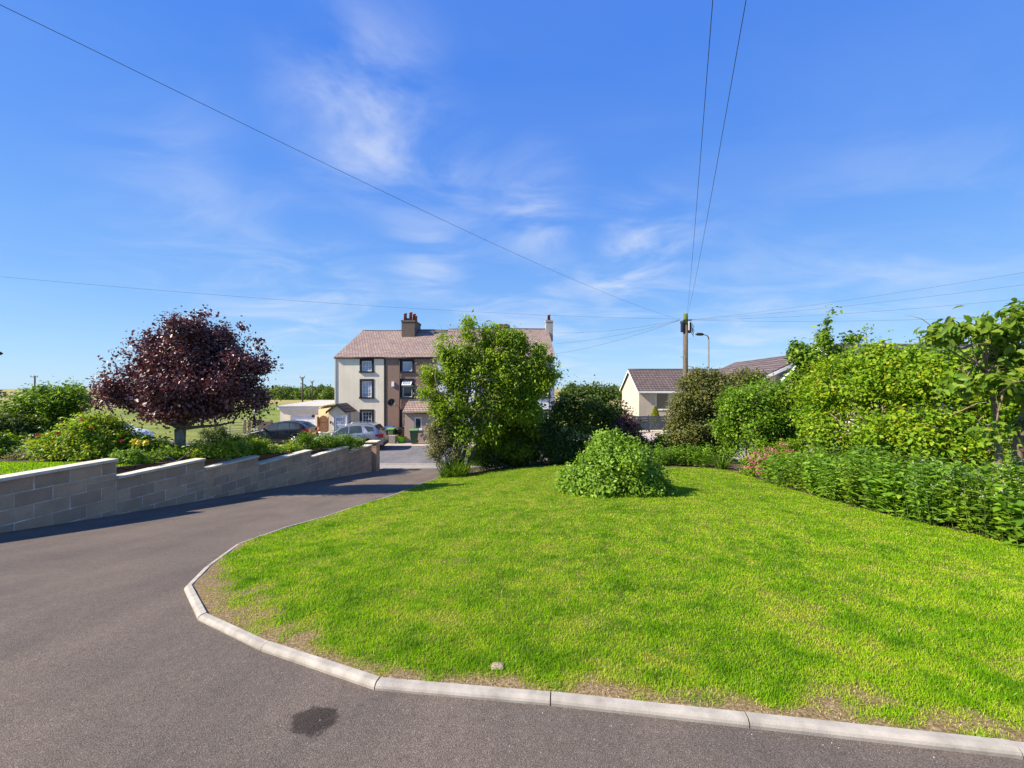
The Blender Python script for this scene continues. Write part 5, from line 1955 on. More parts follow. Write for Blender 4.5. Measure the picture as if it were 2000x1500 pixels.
LF = {
    'purple': m_leaf('purple_leaf', [(0.055, 0.027, 0.033), (0.10, 0.045, 0.048), (0.17, 0.072, 0.068), (0.26, 0.13, 0.11)], .36, .12, .6, (1.5, .7, .6)),
    'rowan': m_leaf('rowan_leaf', [(0.095, 0.165, 0.016), (0.173, 0.273, 0.020), (0.268, 0.372, 0.027), (0.397, 0.478, 0.045)], .42, .38),
    'conifer': m_leaf('conifer_spray', [(0.060, 0.098, 0.008), (0.127, 0.180, 0.012), (0.203, 0.255, 0.018), (0.321, 0.360, 0.025)], .55, .3),
    'dark': m_leaf('dark_shrub_leaf', [(0.032, 0.057, 0.014), (0.061, 0.103, 0.020), (0.108, 0.159, 0.028), (0.186, 0.235, 0.045)], .38, .28),
    'olive': m_leaf('olive_leaf', [(0.056, 0.075, 0.018), (0.106, 0.124, 0.028), (0.156, 0.167, 0.042), (0.250, 0.186, 0.060)], .45, .28),
    'glossy': m_leaf('glossy_leaf', [(0.056, 0.115, 0.010), (0.106, 0.207, 0.012), (0.175, 0.299, 0.018), (0.263, 0.368, 0.035)], .36, .36, .38),
    'gold': m_leaf('yellow_green_leaf', [(0.055, 0.125, 0.008), (0.095, 0.20, 0.010), (0.15, 0.28, 0.012), (0.21, 0.33, 0.014), (0.29, 0.36, 0.018), (0.50, 0.42, 0.03)], .42, .36, .3),
    'cherry': m_leaf('cherry_leaf', [(0.070, 0.14, 0.014), (0.115, 0.21, 0.018), (0.165, 0.27, 0.022), (0.22, 0.31, 0.03), (0.28, 0.27, 0.04)], .36, .4, .4),
    'mound': m_leaf('mound_leaf', [(0.083, 0.165, 0.016), (0.144, 0.264, 0.022), (0.220, 0.356, 0.032), (0.358, 0.475, 0.068)], .38, .34),
    'border': m_leaf('border_leaf', [(0.069, 0.156, 0.016), (0.126, 0.252, 0.021), (0.195, 0.347, 0.027), (0.321, 0.451, 0.044)], .36, .34, .45),
    'light': m_leaf('light_shrub_leaf', [(0.083, 0.159, 0.013), (0.152, 0.262, 0.016), (0.240, 0.352, 0.023), (0.366, 0.428, 0.045), (0.430, 0.331, 0.054)], .42, .34),
    'bush': m_leaf('mid_green_leaf', [(0.053, 0.109, 0.010), (0.105, 0.196, 0.013), (0.175, 0.288, 0.018), (0.263, 0.374, 0.024)], .4, .34),
    'grey': m_leaf('grey_green_leaf', [(0.090, 0.099, 0.041), (0.156, 0.165, 0.068), (0.264, 0.253, 0.117), (0.408, 0.363, 0.198)], .5, .28),
    'strap': m_leaf('strap_leaf', [(0.045, 0.11, 0.010), (0.085, 0.175, 0.014), (0.13, 0.23, 0.02), (0.2, 0.27, 0.05)], .36, .36),
    'wood': m_leaf('far_wood_leaf', [(0.043, 0.082, 0.023), (0.086, 0.140, 0.030), (0.140, 0.205, 0.038), (0.238, 0.273, 0.051)], .7, .2, .1),
    'farwood': m_leaf('hazed_wood_leaf', [(0.035, 0.055, 0.05), (0.05, 0.075, 0.065), (0.065, 0.09, 0.075)], .8, .1, .1),  # blue of the distance haze is put into this leaf colour
    'pink': m_leaf('pink_petal', [(0.60, 0.08, 0.20), (0.75, 0.16, 0.30), (0.80, 0.30, 0.42)], .6, .3, .2, (1.1, .7, .8)),
    'red': m_leaf('red_petal', [(0.45, 0.02, 0.03), (0.62, 0.05, 0.07)], .5, .25, .2, (1.1, .5, .5)),
    'yellow': m_leaf('yellow_petal', [(0.72, 0.60, 0.05), (0.80, 0.70, 0.12)], .5, .3, .2, (1.1, 1.0, .5)),
    'whitefl': m_leaf('whitish_floret', [(0.42, 0.42, 0.36), (0.62, 0.61, 0.54)], .6, .25, .2, (1, 1, 1)),
}
BK = m_bark('grey_brown_bark', (0.09, 0.075, 0.058), (0.22, 0.19, 0.15))
BKP = m_bark('pale_bark', (0.16, 0.14, 0.115), (0.38, 0.34, 0.29))
GREENSTEM = m_bark('green_stem', (0.06, 0.09, 0.02), (0.14, 0.17, 0.05))
TW = m_bark('tan_twig', (0.14, 0.10, 0.065), (0.30, 0.22, 0.15))


def lumpy(blobs, k, seed, f=.38):
    """break big ellipsoids into a body with boughs standing proud of it"""
    r = np.random.default_rng(seed)
    out = []
    for (x, y, z, rx, ry, rz) in blobs:
        out.append((x, y, z, rx * .86, ry * .86, rz * .86))
        for q in range(k):
            d = unit(r.normal(0, 1, (1, 3)))[0]
            g = r.uniform(.6, 1.25) * f
            out.append((x + d[0] * rx * (1 - g * .75), y + d[1] * ry * (1 - g * .75), z + d[2] * rz * (1 - g * .75), rx * g, ry * g, rz * g))
    return out


def shrub(name, label, px, y, blobs, n, sub, sigma, L, W, mat, seed, cat='shrub', stems=10, stemr=.02, bark=BK, group=None, twigs=2, lumps=5, **kw):
    b = base_at(px, y)
    body_blobs = blobs
    blobs = lumpy(blobs, lumps, seed + 5) if lumps else blobs
    t = thing(name, label, cat, b, 0, group)
    foliage(t, blobs, n, sub, sigma, L, W, LF[mat], seed, **kw)
    r = np.random.default_rng(seed + 1)
    tg = []
    for k in range(stems):
        q = body_blobs[k % len(body_blobs)]
        d = unit(r.normal(0, 1, (1, 3)))[0] * .6
        tg.append((q[0] + d[0] * q[3], q[1] + d[1] * q[4], max(q[2] + d[2] * q[5], b.z + .15)))
    branches(t, [(b.x + dx, b.y + dy, b.z - .05) for dx, dy in ((0, 0), (.1, .05), (-.08, .06))], tg, stemr, stemr * .35, bark, seed + 2, 'stems', twigs=twigs, tw_len=.2)
    return t


# ---- purple-leaved tree behind the wall
b = base_at(352, 10.0)
pt = thing('purple_tree', 'rounded dark purple-leaved tree with short pale trunk behind the block wall', 'tree', b)
PBL = [BL(365, 700, 10.0, 88, 66), BL(290, 745, 10.0, 72, 60), BL(440, 740, 10.0, 72, 62), BL(365, 775, 9.9, 115, 52), BL(255, 775, 10.0, 50, 34), BL(475, 775, 10.1, 45, 42), BL(320, 690, 10.2, 60, 46), BL(425, 690, 10.2, 60, 46),
       BL(350, 800, 10.0, 100, 32), BL(380, 655, 10.0, 58, 36), BL(490, 715, 10.0, 34, 26)]
PBL = [(x, y, z, rx, max(ry, .9), rz) for x, y, z, rx, ry, rz in PBL]
fk = P(352, 838, 10.0)
foliage(pt, lumpy(PBL, 5, 100), 50000, 1500, .115, .074, .048, LF['purple'], 101, shell=.35, up=.35, rand=.75, name='crown', zmin=P(0, 862, 10).z)
spr = [BL(a, c, 10.0, 7, 4, .08) for a, c in ((195, 765), (208, 752), (505, 672), (520, 707), (535, 712), (512, 690), (470, 640), (440, 628), (345, 622), (312, 630), (398, 616), (290, 650), (262, 668), (235, 690), (215, 712), (205, 735), (488, 655), (512, 800), (500, 822))]
foliage(pt, spr, 900, 60, .09, .08, .05, LF['purple'], 102, shell=.2, name='outer_sprays', zmin=-9)
MB().tube([b - Vector((0, 0, .15)), b + Vector((.0, 0, .05)), b.lerp(fk, .5), fk], [.16, .125, .112, .12], 12).build('trunk', BKP, pt)
branches(pt, [tuple(fk)], [(q[0], q[1] + .2 * (-1) ** i, q[2]) for i, q in enumerate(PBL)], .05, .008, BK, 103, twigs=4, tw_len=.3)
branches(pt, [q[:3] for q in PBL], [min(spr, key=lambda s_: math.dist(s_[:3], q[:3]) if True else 0)[:3] for q in PBL], .012, .003, BK, 104, 'outer_twigs')

# ---- rowan-like garden tree before the terrace
b = base_at(893, 15.1)
rt = thing('garden_tree', 'light green open-crowned tree with several leaning stems at the end of the lawn', 'tree', b)
RBL = [BL(915, 655, 15.0, 24, 20), BL(868, 690, 15.1, 17, 26), BL(945, 672, 15, 34, 26), BL(985, 662, 15, 30, 22), BL(1010, 678, 15, 32, 28), BL(1052, 683, 15.1, 28, 20), BL(845, 735, 15, 28, 28), BL(888, 735, 14.9, 40, 40),
       BL(945, 730, 15, 48, 42), BL(1000, 725, 15, 40, 40), BL(855, 785, 14.9, 32, 34), BL(905, 790, 14.8, 36, 40), BL(955, 785, 15, 40, 36), BL(832, 765, 14.9, 20, 14), BL(1040, 735, 15.1, 30, 20), BL(1060, 760, 15.1, 24, 20), BL(915, 632, 15, 8, 9), BL(865, 660, 15, 8, 12),
       BL(1076, 700, 15.1, 12, 8), BL(980, 700, 14.9, 40, 24), BL(893, 700, 15, 36, 36), BL(1040, 712, 15.1, 38, 36), BL(1066, 738, 15.1, 30, 32), BL(1030, 800, 15.2, 36, 40), BL(1000, 760, 15.1, 44, 44), BL(955, 650, 15, 30, 22), BL(900, 845, 14.9, 40, 34), BL(945, 840, 15, 36, 34), BL(990, 790, 15, 34, 34), BL(870, 820, 14.9, 30, 30), BL(930, 700, 15, 40, 34), BL(1035, 770, 15.2, 26, 30)]
RBL = [(x, y, z, rx, max(ry, .55), rz) for x, y, z, rx, ry, rz in RBL]
foliage(rt, lumpy(RBL, 3, 110, .45), 44000, 900, .14, .125, .052, LF['rowan'], 111, shell=.35, up=.5, rand=.65, droop=.5, name='crown')
st_ = [(P(885, 905, 15.1), P(897, 800, 15.0), P(880, 740, 15)), (P(895, 905, 15.1), P(925, 822, 14.9), P(965, 735, 15)), (P(890, 905, 15.2), P(905, 840, 15.2), P(925, 720, 15.1)), (P(905, 905, 15.2), P(945, 850, 15.0), P(1010, 760, 15))]
for q in st_:
    b0 = Vector((q[0].x, q[0].y, b.z - .1))
    MB().tube([b0, q[0].lerp(q[1], .5) + Vector((.04, 0, 0)), q[1], q[1].lerp(q[2], .5) + Vector((-.05, .05, 0)), q[2]], [.085, .065, .052, .042, .022], 8).build('trunk', BK, rt)
branches(rt, [tuple(q[1]) for q in st_] + [tuple(q[2]) for q in st_], [q[:3] for q in RBL] * 2, .032, .007, BK, 112, twigs=4, tw_len=.35, bend=.1)

# golden-green conifer behind it, and grey shrub in front
shrub('conifer', 'dense golden-green rounded conifer behind the leaning garden tree', 1000, 16.6,
      [BL(1005, 800, 16.6, 48, 60, 1.0), BL(1000, 745, 16.6, 34, 45, .8), BL(1005, 855, 16.6, 50, 28, 1.0), BL(960, 850, 16.5, 40, 50, .9), BL(1032, 845, 16.6, 36, 52, .9), BL(1000, 880, 16.4, 62, 34, .9), BL(1000, 730, 16.6, 40, 50, .9)], 34000, 1000, .11, .16, .06, 'conifer', 121, 'conifer', shell=.7, up=.3, droop=.1, tvar=(.5, .5))
shrub('variegated_shrub', 'grey-green fine-leaved shrub leaning over the drive mouth', 868, 15.1,
      [BL(858, 840, 14.9, 26, 34, .45), BL(880, 820, 15.0, 26, 32, .45), BL(850, 878, 14.9, 24, 34, .45), BL(890, 872, 14.9, 34, 38, .5), BL(862, 850, 14.8, 34, 44, .5)], 12000, 300, .09, .07, .032, 'grey', 131, shell=.45)
shrub('garden_shrub', 'mid-green shrub with bright shoots under the conifer', 968, 16.0, [BL(968, 868, 15.8, 18, 28, .4), BL(945, 878, 15.8, 24, 28, .4), BL(925, 888, 15.7, 24, 24, .4)], 3500, 140, .08, .08, .045, 'light', 135)


def strap_clump(name, label, px, py, y, n, ln, seed, spread=.35, group=None):
    b = base_at(px, y)
    t = thing(name, label, 'plant', b, 0, group)
    r = np.random.default_rng(seed)
    co, tr, ti = [], [], []
    org = np.array(b)
    for k in range(n):
        a_ = r.random() * 2 * math.pi
        l_ = ln * r.uniform(.6, 1.15)
        p = np.array(b) + np.array([math.cos(a_), math.sin(a_), 0]) * r.random() * spread * .5
        d = np.array([math.cos(a_), math.sin(a_), 0]) * r.uniform(.25, .95)
        side = np.array([-math.sin(a_), math.cos(a_), 0]) * .014 * r.uniform(.8, 1.4)
        base = len(co)
        tn = r.random()
        for s in range(6):
            u = s / 5
            q = p + d * l_ * u * (.45 + .55 * u) + np.array([0, 0, l_ * (u - .62 * np.linalg.norm(d) * u * u)])
            w_ = side * (1 - u ** 3) * (1 if s < 5 else .1)
            co += [q - w_ - org, q + w_ - org]
            ti += [tn, tn]
            if s:
                i0 = base + 2 * s
                tr += [(i0 - 2, i0 - 1, i0 + 1), (i0 - 2, i0 + 1, i0)]
    o = link('leaf_blades', np_mesh('leaf_blades', np.array(co), np.array(tr), LF['strap'], {'tint': np.array(ti)}), t)
    o['kind'] = 'stuff'
    return t


strap_clump('strap_leaved_plant', 'tall clump of green strap leaves at the foot of the garden tree', 890, 0, 14.4, 420, .95, 141, 1.1)
strap_clump('strap_leaved_plant', 'small tuft of strap leaves at the kerb end beside the drive', 868, 0, 14.0, 70, .38, 142, .3)
strap_clump('strap_leaved_plant', 'arching strap-leaved clump beside the pink-flowered bush', 1410, 0, 13.6, 120, .75, 143, .4)

# ---- dark shrubs along the front boundary
shrub('boundary_shrub', 'large dark green spreading shrub in front of the white house gable', 1140, 17.2,
      [BL(1150, 800, 17.2, 62, 45, 1.2), BL(1105, 805, 17.2, 40, 40, 1.0), BL(1200, 815, 17.2, 45, 42, 1.0), BL(1145, 866, 16.9, 104, 62, 1.1), BL(1215, 868, 16.9, 60, 50, .9), BL(1175, 770, 17.2, 36, 26, .8), BL(1120, 775, 17.2, 26, 26, .7), BL(1070, 850, 17, 34, 45, .9)], 34000, 900, .15, .105, .065, 'dark', 151, shell=.5, stems=16)
shrub('boundary_shrub', 'dark shaded evergreen shrub at the back of the lawn under the conifer', 1060, 16.5,
      [BL(1060, 868, 16.5, 42, 44, .8), BL(1095, 875, 16.3, 40, 40, .8), BL(1022, 880, 16.3, 40, 34, .7), BL(985, 888, 16.2, 36, 26, .6), BL(950, 892, 16.0, 30, 24, .5)], 20000, 420, .12, .09, .055, 'dark', 155)
shrub('purple_shrub', 'dark purple-leaved shrub beside the slatted fence', 1222, 16.4,
      [BL(1222, 840, 16.4, 30, 34, .6), BL(1205, 865, 16.4, 28, 26, .6)], 5000, 200, .1, .07, .05, 'purple', 156, zmin=-9)
shrub('boundary_shrub', 'low dark evergreen shrub below the slatted fence behind the leafy plants', 1300, 16.9,
      [BL(1262, 878, 16.9, 34, 26, .6), BL(1310, 872, 16.9, 36, 28, .6), BL(1360, 876, 16.9, 40, 30, .6), BL(1405, 880, 16.5, 36, 28, .6), BL(1300, 858, 16.9, 26, 14, .5)], 15000, 500, .1, .085, .05, 'dark', 158)
shrub('olive_bush', 'tall olive-green small-leaved bush below the street lamp', 1385, 16.5,
      [BL(1385, 770, 16.5, 62, 46, 1.1), BL(1345, 800, 16.5, 52, 48, 1.0), BL(1420, 765, 16.7, 52, 40, 1.0), BL(1340, 850, 16.3, 45, 36, .9), BL(1390, 840, 16.4, 60, 45, 1.0), BL(1365, 745, 16.6, 42, 22, .8), BL(1450, 740, 17, 40, 18, .8)], 46000, 1300, .13, .085, .05, 'olive', 161, shell=.6, stems=16)
shrub('round_bush', 'rounded glossy bright green bush next to the olive bush', 1470, 13.2,
      [BL(1470, 800, 13.2, 72, 58, 1.2), BL(1455, 850, 13.0, 66, 50, 1.1), BL(1520, 815, 13.4, 55, 60, 1.0), BL(1440, 790, 13.2, 48, 40, .9), BL(1500, 760, 13.3, 45, 26, .8), BL(1540, 860, 13, 45, 40, .9)], 27000, 900, .11, .085, .05, 'glossy', 171, shell=.66, parts=200, stems=16, bark=TW)
# loose tall shrub with upright shoots behind
tl = [BL(1600, 730, 12.2, 48, 34, .8), BL(1575, 700, 12.2, 28, 28, .6), BL(1640, 700, 12.2, 34, 26, .7), BL(1610, 665, 12.2, 14, 26, .3), BL(1618, 632, 12.2, 9, 20, .2), BL(1622, 610, 12.2, 4, 9, .1), BL(1665, 662, 12.2, 22, 9, .3), BL(1692, 642, 12.2, 16, 6, .2), BL(1555, 685, 12.2, 12, 22, .3),
      BL(1600, 780, 12.3, 55, 40, .9), BL(1570, 760, 12.2, 40, 40, .8)]
shrub('tall_shrub', 'tall loose shrub with upright leafy shoots against the sky', 1600, 12.3, tl, 12000, 420, .085, .10, .06, 'bush', 181, shell=.35, stems=11, stemr=.022, twigs=0, lumps=0, bark=TW)
# ---- big yellow-green hedge
hb = [BL(1640, 760, 10.2, 66, 68, 1.1), BL(1720, 745, 9.4, 84, 72, 1.1), BL(1800, 740, 8.6, 92, 62, 1.1), BL(1885, 745, 8.0, 92, 58, 1.1), BL(1640, 840, 9.9, 72, 66, 1.0), BL(1730, 845, 9.0, 90, 72, 1.0), BL(1830, 845, 8.2, 95, 78, 1.0), BL(1930, 850, 7.6, 80, 80, .9), BL(1600, 810, 10.6, 46, 56, .9),
      BL(2010, 800, 7.2, 70, 80, .8), BL(1990, 740, 7.6, 70, 50, .8), BL(2080, 820, 6.8, 70, 90, .8), BL(1760, 700, 9.2, 74, 34, .8), BL(1690, 715, 9.8, 46, 34, .8), BL(1870, 705, 8.3, 75, 30, .8)]
shrub('gold_hedge', 'large yellow-green leafy hedge with scattered yellow leaves along the right boundary', 1780, 9.0, hb, 58000, 1500, .12, .078, .05, 'gold', 191, 'hedge', shell=.62, parts=290, stems=40, stemr=.022, bark=TW, tvar=(.45, .55))

# ---- cherry tree with big leaves at the right
b = Vector((7.1, 5.6, float(gz(7.1, 5.6))))
ct = thing('cherry_tree', 'slender cherry tree with large drooping leaves over the right-hand border', 'tree', b)
CB = [BL(1960, 640, 5.3, 50, 36, .4), BL(1995, 612, 5.3, 26, 26, .3), BL(1900, 650, 5.3, 48, 18, .35), BL(1845, 655, 5.4, 46, 20, .3), BL(1868, 648, 5.35, 30, 20, .25), BL(1980, 700, 5.3, 50, 40, .4), BL(1935, 745, 5.3, 58, 22, .4), BL(1880, 760, 5.3, 38, 16, .3), BL(1990, 765, 5.3, 40, 34, .4), BL(1955, 845, 5.2, 24, 22, .2), BL(1890, 628, 5.3, 10, 10, .1),
      BL(2045, 650, 5.3, 40, 40, .4), BL(2050, 750, 5.3, 40, 40, .4), BL(2030, 830, 5.3, 30, 26, .3), BL(1815, 652, 5.4, 24, 14, .16)]
foliage(ct, CB, 3000, 300, .065, .108, .052, LF['cherry'], 201, shell=.3, up=.35, rand=.5, droop=.75, shape=HX, parts=295, name='crown', zmin=-9)
tk = [(P(1985, 905, 5.5), P(1992, 850, 5.45), P(2008, 780, 5.4), P(2012, 690, 5.35)), (P(1952, 905, 5.45), P(1950, 862, 5.4), P(1944, 800, 5.4), P(1928, 725, 5.35))]
for q, rr in zip(tk, (.062, .035)):
    MB().tube([Vector((q[0].x, q[0].y, b.z - .1)), *q], [rr * 1.15, rr, rr * .9, rr * .75, rr * .5], 10).build('trunk', m_bark('cherry_bark', (0.12, 0.075, 0.05), (0.34, 0.24, 0.17)) if rr > .05 else TW, ct)
branches(ct, [tuple(tk[1][3]), tuple(tk[0][3]), tuple(tk[0][2])], [q[:3] for q in CB], .016, .005, TW, 202, twigs=4, tw_len=.2)
mb = MB()
for q in ((1905, 628), (1895, 660), (1915, 645), (1935, 650)):
    mb.tube([tk[1][3], P(q[0] + 12, q[1] + 50, 5.33), P(q[0], q[1], 5.3)], [.014, .010, .004], 6)
mb.build('upright_shoots', TW, ct)

# ---- mound bush on the lawn
mbx = [BL(1198, 908, 8.5, 84, 66, 1.0), BL(1150, 932, 8.4, 62, 46, .85), BL(1250, 930, 8.5, 62, 48, .85), BL(1198, 942, 8.3, 108, 34, 1.05), BL(1188, 884, 8.5, 50, 40, .65), BL(1230, 894, 8.5, 50, 42, .65), BL(1130, 948, 8.3, 46, 28, .7), BL(1268, 946, 8.3, 44, 28, .7)]
t = shrub('mound_bush', 'rounded bright green bush standing alone on the lawn', 1198, 8.5, mbx, 30000, 1100, .075, .066, .038, 'mound', 211, lumps=3, shell=.72, parts=290, stems=18, stemr=.012, bark=TW)
sh_ = [BL(a, c, 8.5, 3, 8, .03) for a, c in ((1190, 846), (1172, 858), (1212, 850), (1228, 856), (1150, 878), (1246, 870), (1268, 885), (1205, 842), (1130, 895))]
foliage(t, sh_, 420, 60, .03, .06, .032, LF['mound'], 212, shell=.2, up=.8, name='top_shoots', zmin=-9, tvar=(.3, .7))


# ---- leafy perennials along the right border: upright stems with pairs of leaves
def perennial(label, cx, cy, w_, d_, hgt, stems, L, W, mat, seed, parts=0, group=None, tilt=.18, gap=.055, name='border_plant', flowers=0):
    b = Vector((cx, cy, float(gz(cx, cy)) + .01))
    t = thing(name, label, 'plant', b, 0, group)
    r = np.random.default_rng(seed)
    pos, a_, b_, n_, tt = [], [], [], [], []
    mb = MB()
    tips = []
    for k in range(stems):
        th = r.random() * 2 * math.pi; rad = math.sqrt(r.random())
        sx, sy = cx + math.cos(th) * rad * w_, cy + math.sin(th) * rad * d_
        sz = float(gz(sx, sy)) + .01
        hh = hgt * r.uniform(.72, 1.12) * (1 - .35 * rad * rad)
        lean = np.array([math.cos(th) * rad * tilt + r.normal(0, .05), math.sin(th) * rad * tilt + r.normal(0, .05), 1.0])
        p0 = np.array([sx, sy, sz]); p1 = p0 + lean * hh
        mb.tube([p0, (p0 + p1) / 2, p1], [.0035, .003, .0015], 4, caps=False)
        tips.append(p1)
        m = max(4, int(hh / gap))
        ph = r.random() * 3
        tn = r.random()
        for q in range(m):
            u = (q + .8) / m
            if u < .08:
                continue
            pp_ = p0 + (p1 - p0) * u
            for s in (0, math.pi):
                az = ph + q * 1.57 + s + r.normal(0, .25)
                el = r.uniform(-.25, .75)
                dirn = np.array([math.cos(az) * math.cos(el), math.sin(az) * math.cos(el), math.sin(el)])
                sd = np.array([-math.sin(az), math.cos(az), r.normal(0, .3)]); sd /= np.linalg.norm(sd)
                nn = np.cross(dirn, sd)
                l_ = L * r.uniform(.7, 1.2) * (1 - .35 * abs(u - .45))
                pos.append(pp_ + dirn * l_ * .52); a_.append(dirn); b_.append(sd); n_.append(nn)
                tt.append((l_, min(1, .5 * tn + .5 * r.random())))
    pos, a_, b_, n_ = map(np.array, (pos, a_, b_, n_))
    l_ = np.array([q[0] for q in tt]); ti = np.array([q[1] for q in tt])
    mb.build('stems', GREENSTEM, t)
    leaf_cloud(t, 'foliage', pos, a_, b_, n_, l_, l_ * W / L, ti, LF[mat], HX if parts else RH, parts)
    return t, tips


GRP = 'leafy perennials along the right-hand border'
yy = 2.3
k = 0
while yy < 12.2:
    ex = float(np.interp(yy, [1.6, 3, 4.4, 6.3, 8.6, 11, 12.8], [6.3, 5.85, 5.85, 5.92, 6.3, 6.95, 7.45]))
    for row in range(2):
        cx = ex + .24 + row * .62 + random.uniform(-.06, .06)
        cy = yy + row * .3 + random.uniform(-.05, .05)
        if cy > 10.0:
            continue
        big = yy < 7.5
        kind_ = (k * 7 + row) % 3
        pl_, tips_ = perennial(('clump of broad-leaved upright green perennials in the right-hand border', 'clump of narrow-leaved upright green perennials in the right-hand border', 'clump of lighter green leafy perennials in the right-hand border')[kind_], cx, cy, .36, .38, .86 + .16 * row + random.uniform(-.06, .06),
                  (44, 60, 46)[kind_] if big else 38, (.15, .14, .11)[kind_], (.08, .036, .055)[kind_], ('border', 'border', 'bush')[kind_], 300 + k, parts=40 if (big and row == 0) else 0, group=GRP, gap=.055)
        if cy < 5.6:                       # pale buds at the stem tips
            rb = np.random.default_rng(900 + k)
            tp_ = np.array(tips_)
            ps_ = np.repeat(tp_, 5, axis=0) + rb.normal(0, .016, (len(tp_) * 5, 3))
            fa_, fb2_, fn_ = leaf_frames(ps_, unit(rb.normal(0, 1, ps_.shape)), rb, .4, .5, 0)
            leaf_cloud(pl_, 'buds', ps_, fa_, fb2_, fn_, np.full(len(ps_), .014), np.full(len(ps_), .012), rb.random(len(ps_)), LF['whitefl'])
        k += 1
    yy += .62
# grassier clumps nearest the right edge
for q, (cx, cy) in enumerate(((6.35, 3.15), (6.9, 3.5), (6.5, 4.3), (7.0, 4.7))):
    t = strap_clump('narrow_leaved_plant', 'clump of narrow arching leaves among the right-hand border perennials', 1000 + cx / cy * F, 0, cy, 150, .62, 340 + q, .5, 'narrow-leaved clumps in the right-hand border')
# row of leafy plants at the back of the lawn
for q, (px, y_) in enumerate(((1288, 15.2), (1318, 15.1), (1348, 15.0), (1376, 14.7), (1262, 15.6))):
    perennial('clump of leafy green plants at the back of the lawn below the olive bush', (px - 1000) / F * y_, y_, .42, .36, .85, 44, .13, .06, 'border', 360 + q, group='leafy plants at the back of the lawn', gap=.06)

# ---- pink-flowered spiraea
b = base_at(1490, 11.9)
sp_ = shrub('pink_flowered_bush', 'low bush with pink flower heads and yellow-green leaves at the border end', 1490, 11.9,
            [BL(1490, 900, 11.6, 50, 44, .6), BL(1470, 916, 11.4, 34, 30, .5), BL(1535, 890, 11.9, 48, 38, .55), BL(1515, 918, 11.3, 40, 28, .5)], 9000, 300, .07, .065, .032, 'gold', 221, stems=14, stemr=.01, bark=TW)
r = np.random.default_rng(222)
org = np.array(ORG[sp_.name])
for q, (px, py) in enumerate(((1472, 902), (1460, 912), (1480, 912), (1497, 888), (1492, 896), (1505, 905), (1483, 923), (1528, 868), (1512, 882), (1540, 880), (1465, 895), (1518, 915), (1502, 876), (1478, 884))):
    c = np.array(P(px, py, 10.95 + .004 * (1000 - py) * 0 + r.uniform(-.1, .15)))
    n = 90
    pos = c + r.normal(0, 1, (n, 3)) * np.array([.075, .075, .03])
    a_, b_, n_ = leaf_frames(pos, np.tile([0, 0, 1.0], (n, 1)), r, 1.0, .5, 0)
    leaf_cloud(sp_, 'flower_head', pos, a_, b_, n_, np.full(n, .028), np.full(n, .026), r.random(n), LF['pink'])

# ---- neighbour's garden, left
shrub('rounded_tree', 'rounded mid-green small tree in the neighbouring garden beyond the lawn', 98, 13.0,
      [BL(98, 785, 13, 62, 34, 1.0), BL(62, 795, 13, 40, 34, .8), BL(140, 785, 13, 36, 32, .8), BL(98, 825, 13, 62, 34, .9), BL(60, 840, 13, 40, 34, .8)], 16000, 600, .12, .10, .05, 'bush', 401, 'tree', shell=.55, stems=12, stemr=.04)
shrub('dark_evergreen', 'dark evergreen shrub at the far end of the neighbouring lawn', 22, 12.0,
      [BL(10, 840, 12, 50, 38, .9), BL(50, 850, 12, 36, 30, .7), BL(-40, 840, 12, 60, 50, .9), BL(75, 868, 11.6, 28, 24, .6)], 12000, 420, .12, .08, .045, 'dark', 402)
fs = shrub('flowering_shrub', 'broad light green shrub with a few red flowers behind the block wall', 172, 9.4,
           [BL(172, 855, 9.4, 72, 42, .8), BL(130, 872, 9.3, 50, 32, .7), BL(215, 862, 9.4, 46, 38, .7), BL(180, 830, 9.5, 45, 24, .6), BL(150, 885, 9.2, 62, 22, .7), BL(205, 885, 9.2, 52, 24, .7)], 17000, 600, .095, .075, .036, 'light', 403, shell=.6, tvar=(.4, .6))
r = np.random.default_rng(404)
for (px, py) in ((74, 849), (125, 831), (178, 836), (237, 861), (130, 877), (160, 818), (112, 845)):
    c = np.array(P(px, py, 8.75))
    n = 26
    pos = c + r.normal(0, .014, (n, 3))
    a_, b_, n_ = leaf_frames(pos, unit(pos - c), r, .3, .3, 0)
    leaf_cloud(fs, 'flower', pos, a_, b_, n_, np.full(n, .028), np.full(n, .026), r.random(n), LF['red'])
ys_ = shrub('yellow_flowered_shrub', 'green shrub with a cluster of yellow flowers under the purple tree', 285, 9.7,
            [BL(285, 878, 9.7, 44, 28, .6), BL(262, 868, 9.7, 26, 20, .45), BL(320, 886, 9.7, 28, 20, .5)], 6500, 240, .08, .07, .038, 'bush', 405)
for (px, py) in ((262, 860), (272, 864), (266, 868), (286, 864)):
    c = np.array(P(px, py, 9.2)); n = 30
    pos = c + r.normal(0, .03, (n, 3))
    a_, b_, n_ = leaf_frames(pos, unit(pos - c), r, .5, .3, 0)
    leaf_cloud(ys_, 'flower', pos, a_, b_, n_, np.full(n, .05), np.full(n, .045), r.random(n), LF['yellow'])
shrub('clipped_ball', 'small clipped bright yellow-green ball shrub at the wall step', 254, 8.1, [BL(254, 906, 8.1, 38, 27, .42), BL(238, 914, 8.0, 28, 22, .32)], 8000, 240, .04, .04, .024, 'mound', 406, shell=.75, stems=8, stemr=.008)
gp = shrub('silver_plant', 'grey-white flowering spires beside the neighbouring lawn', 52, 9.2, [BL(52, 893, 9.2, 30, 12, .3), BL(30, 898, 9.1, 20, 9, .25)], 1800, 90, .05, .05, .022, 'grey', 407, 'plant', stems=6, stemr=.006)
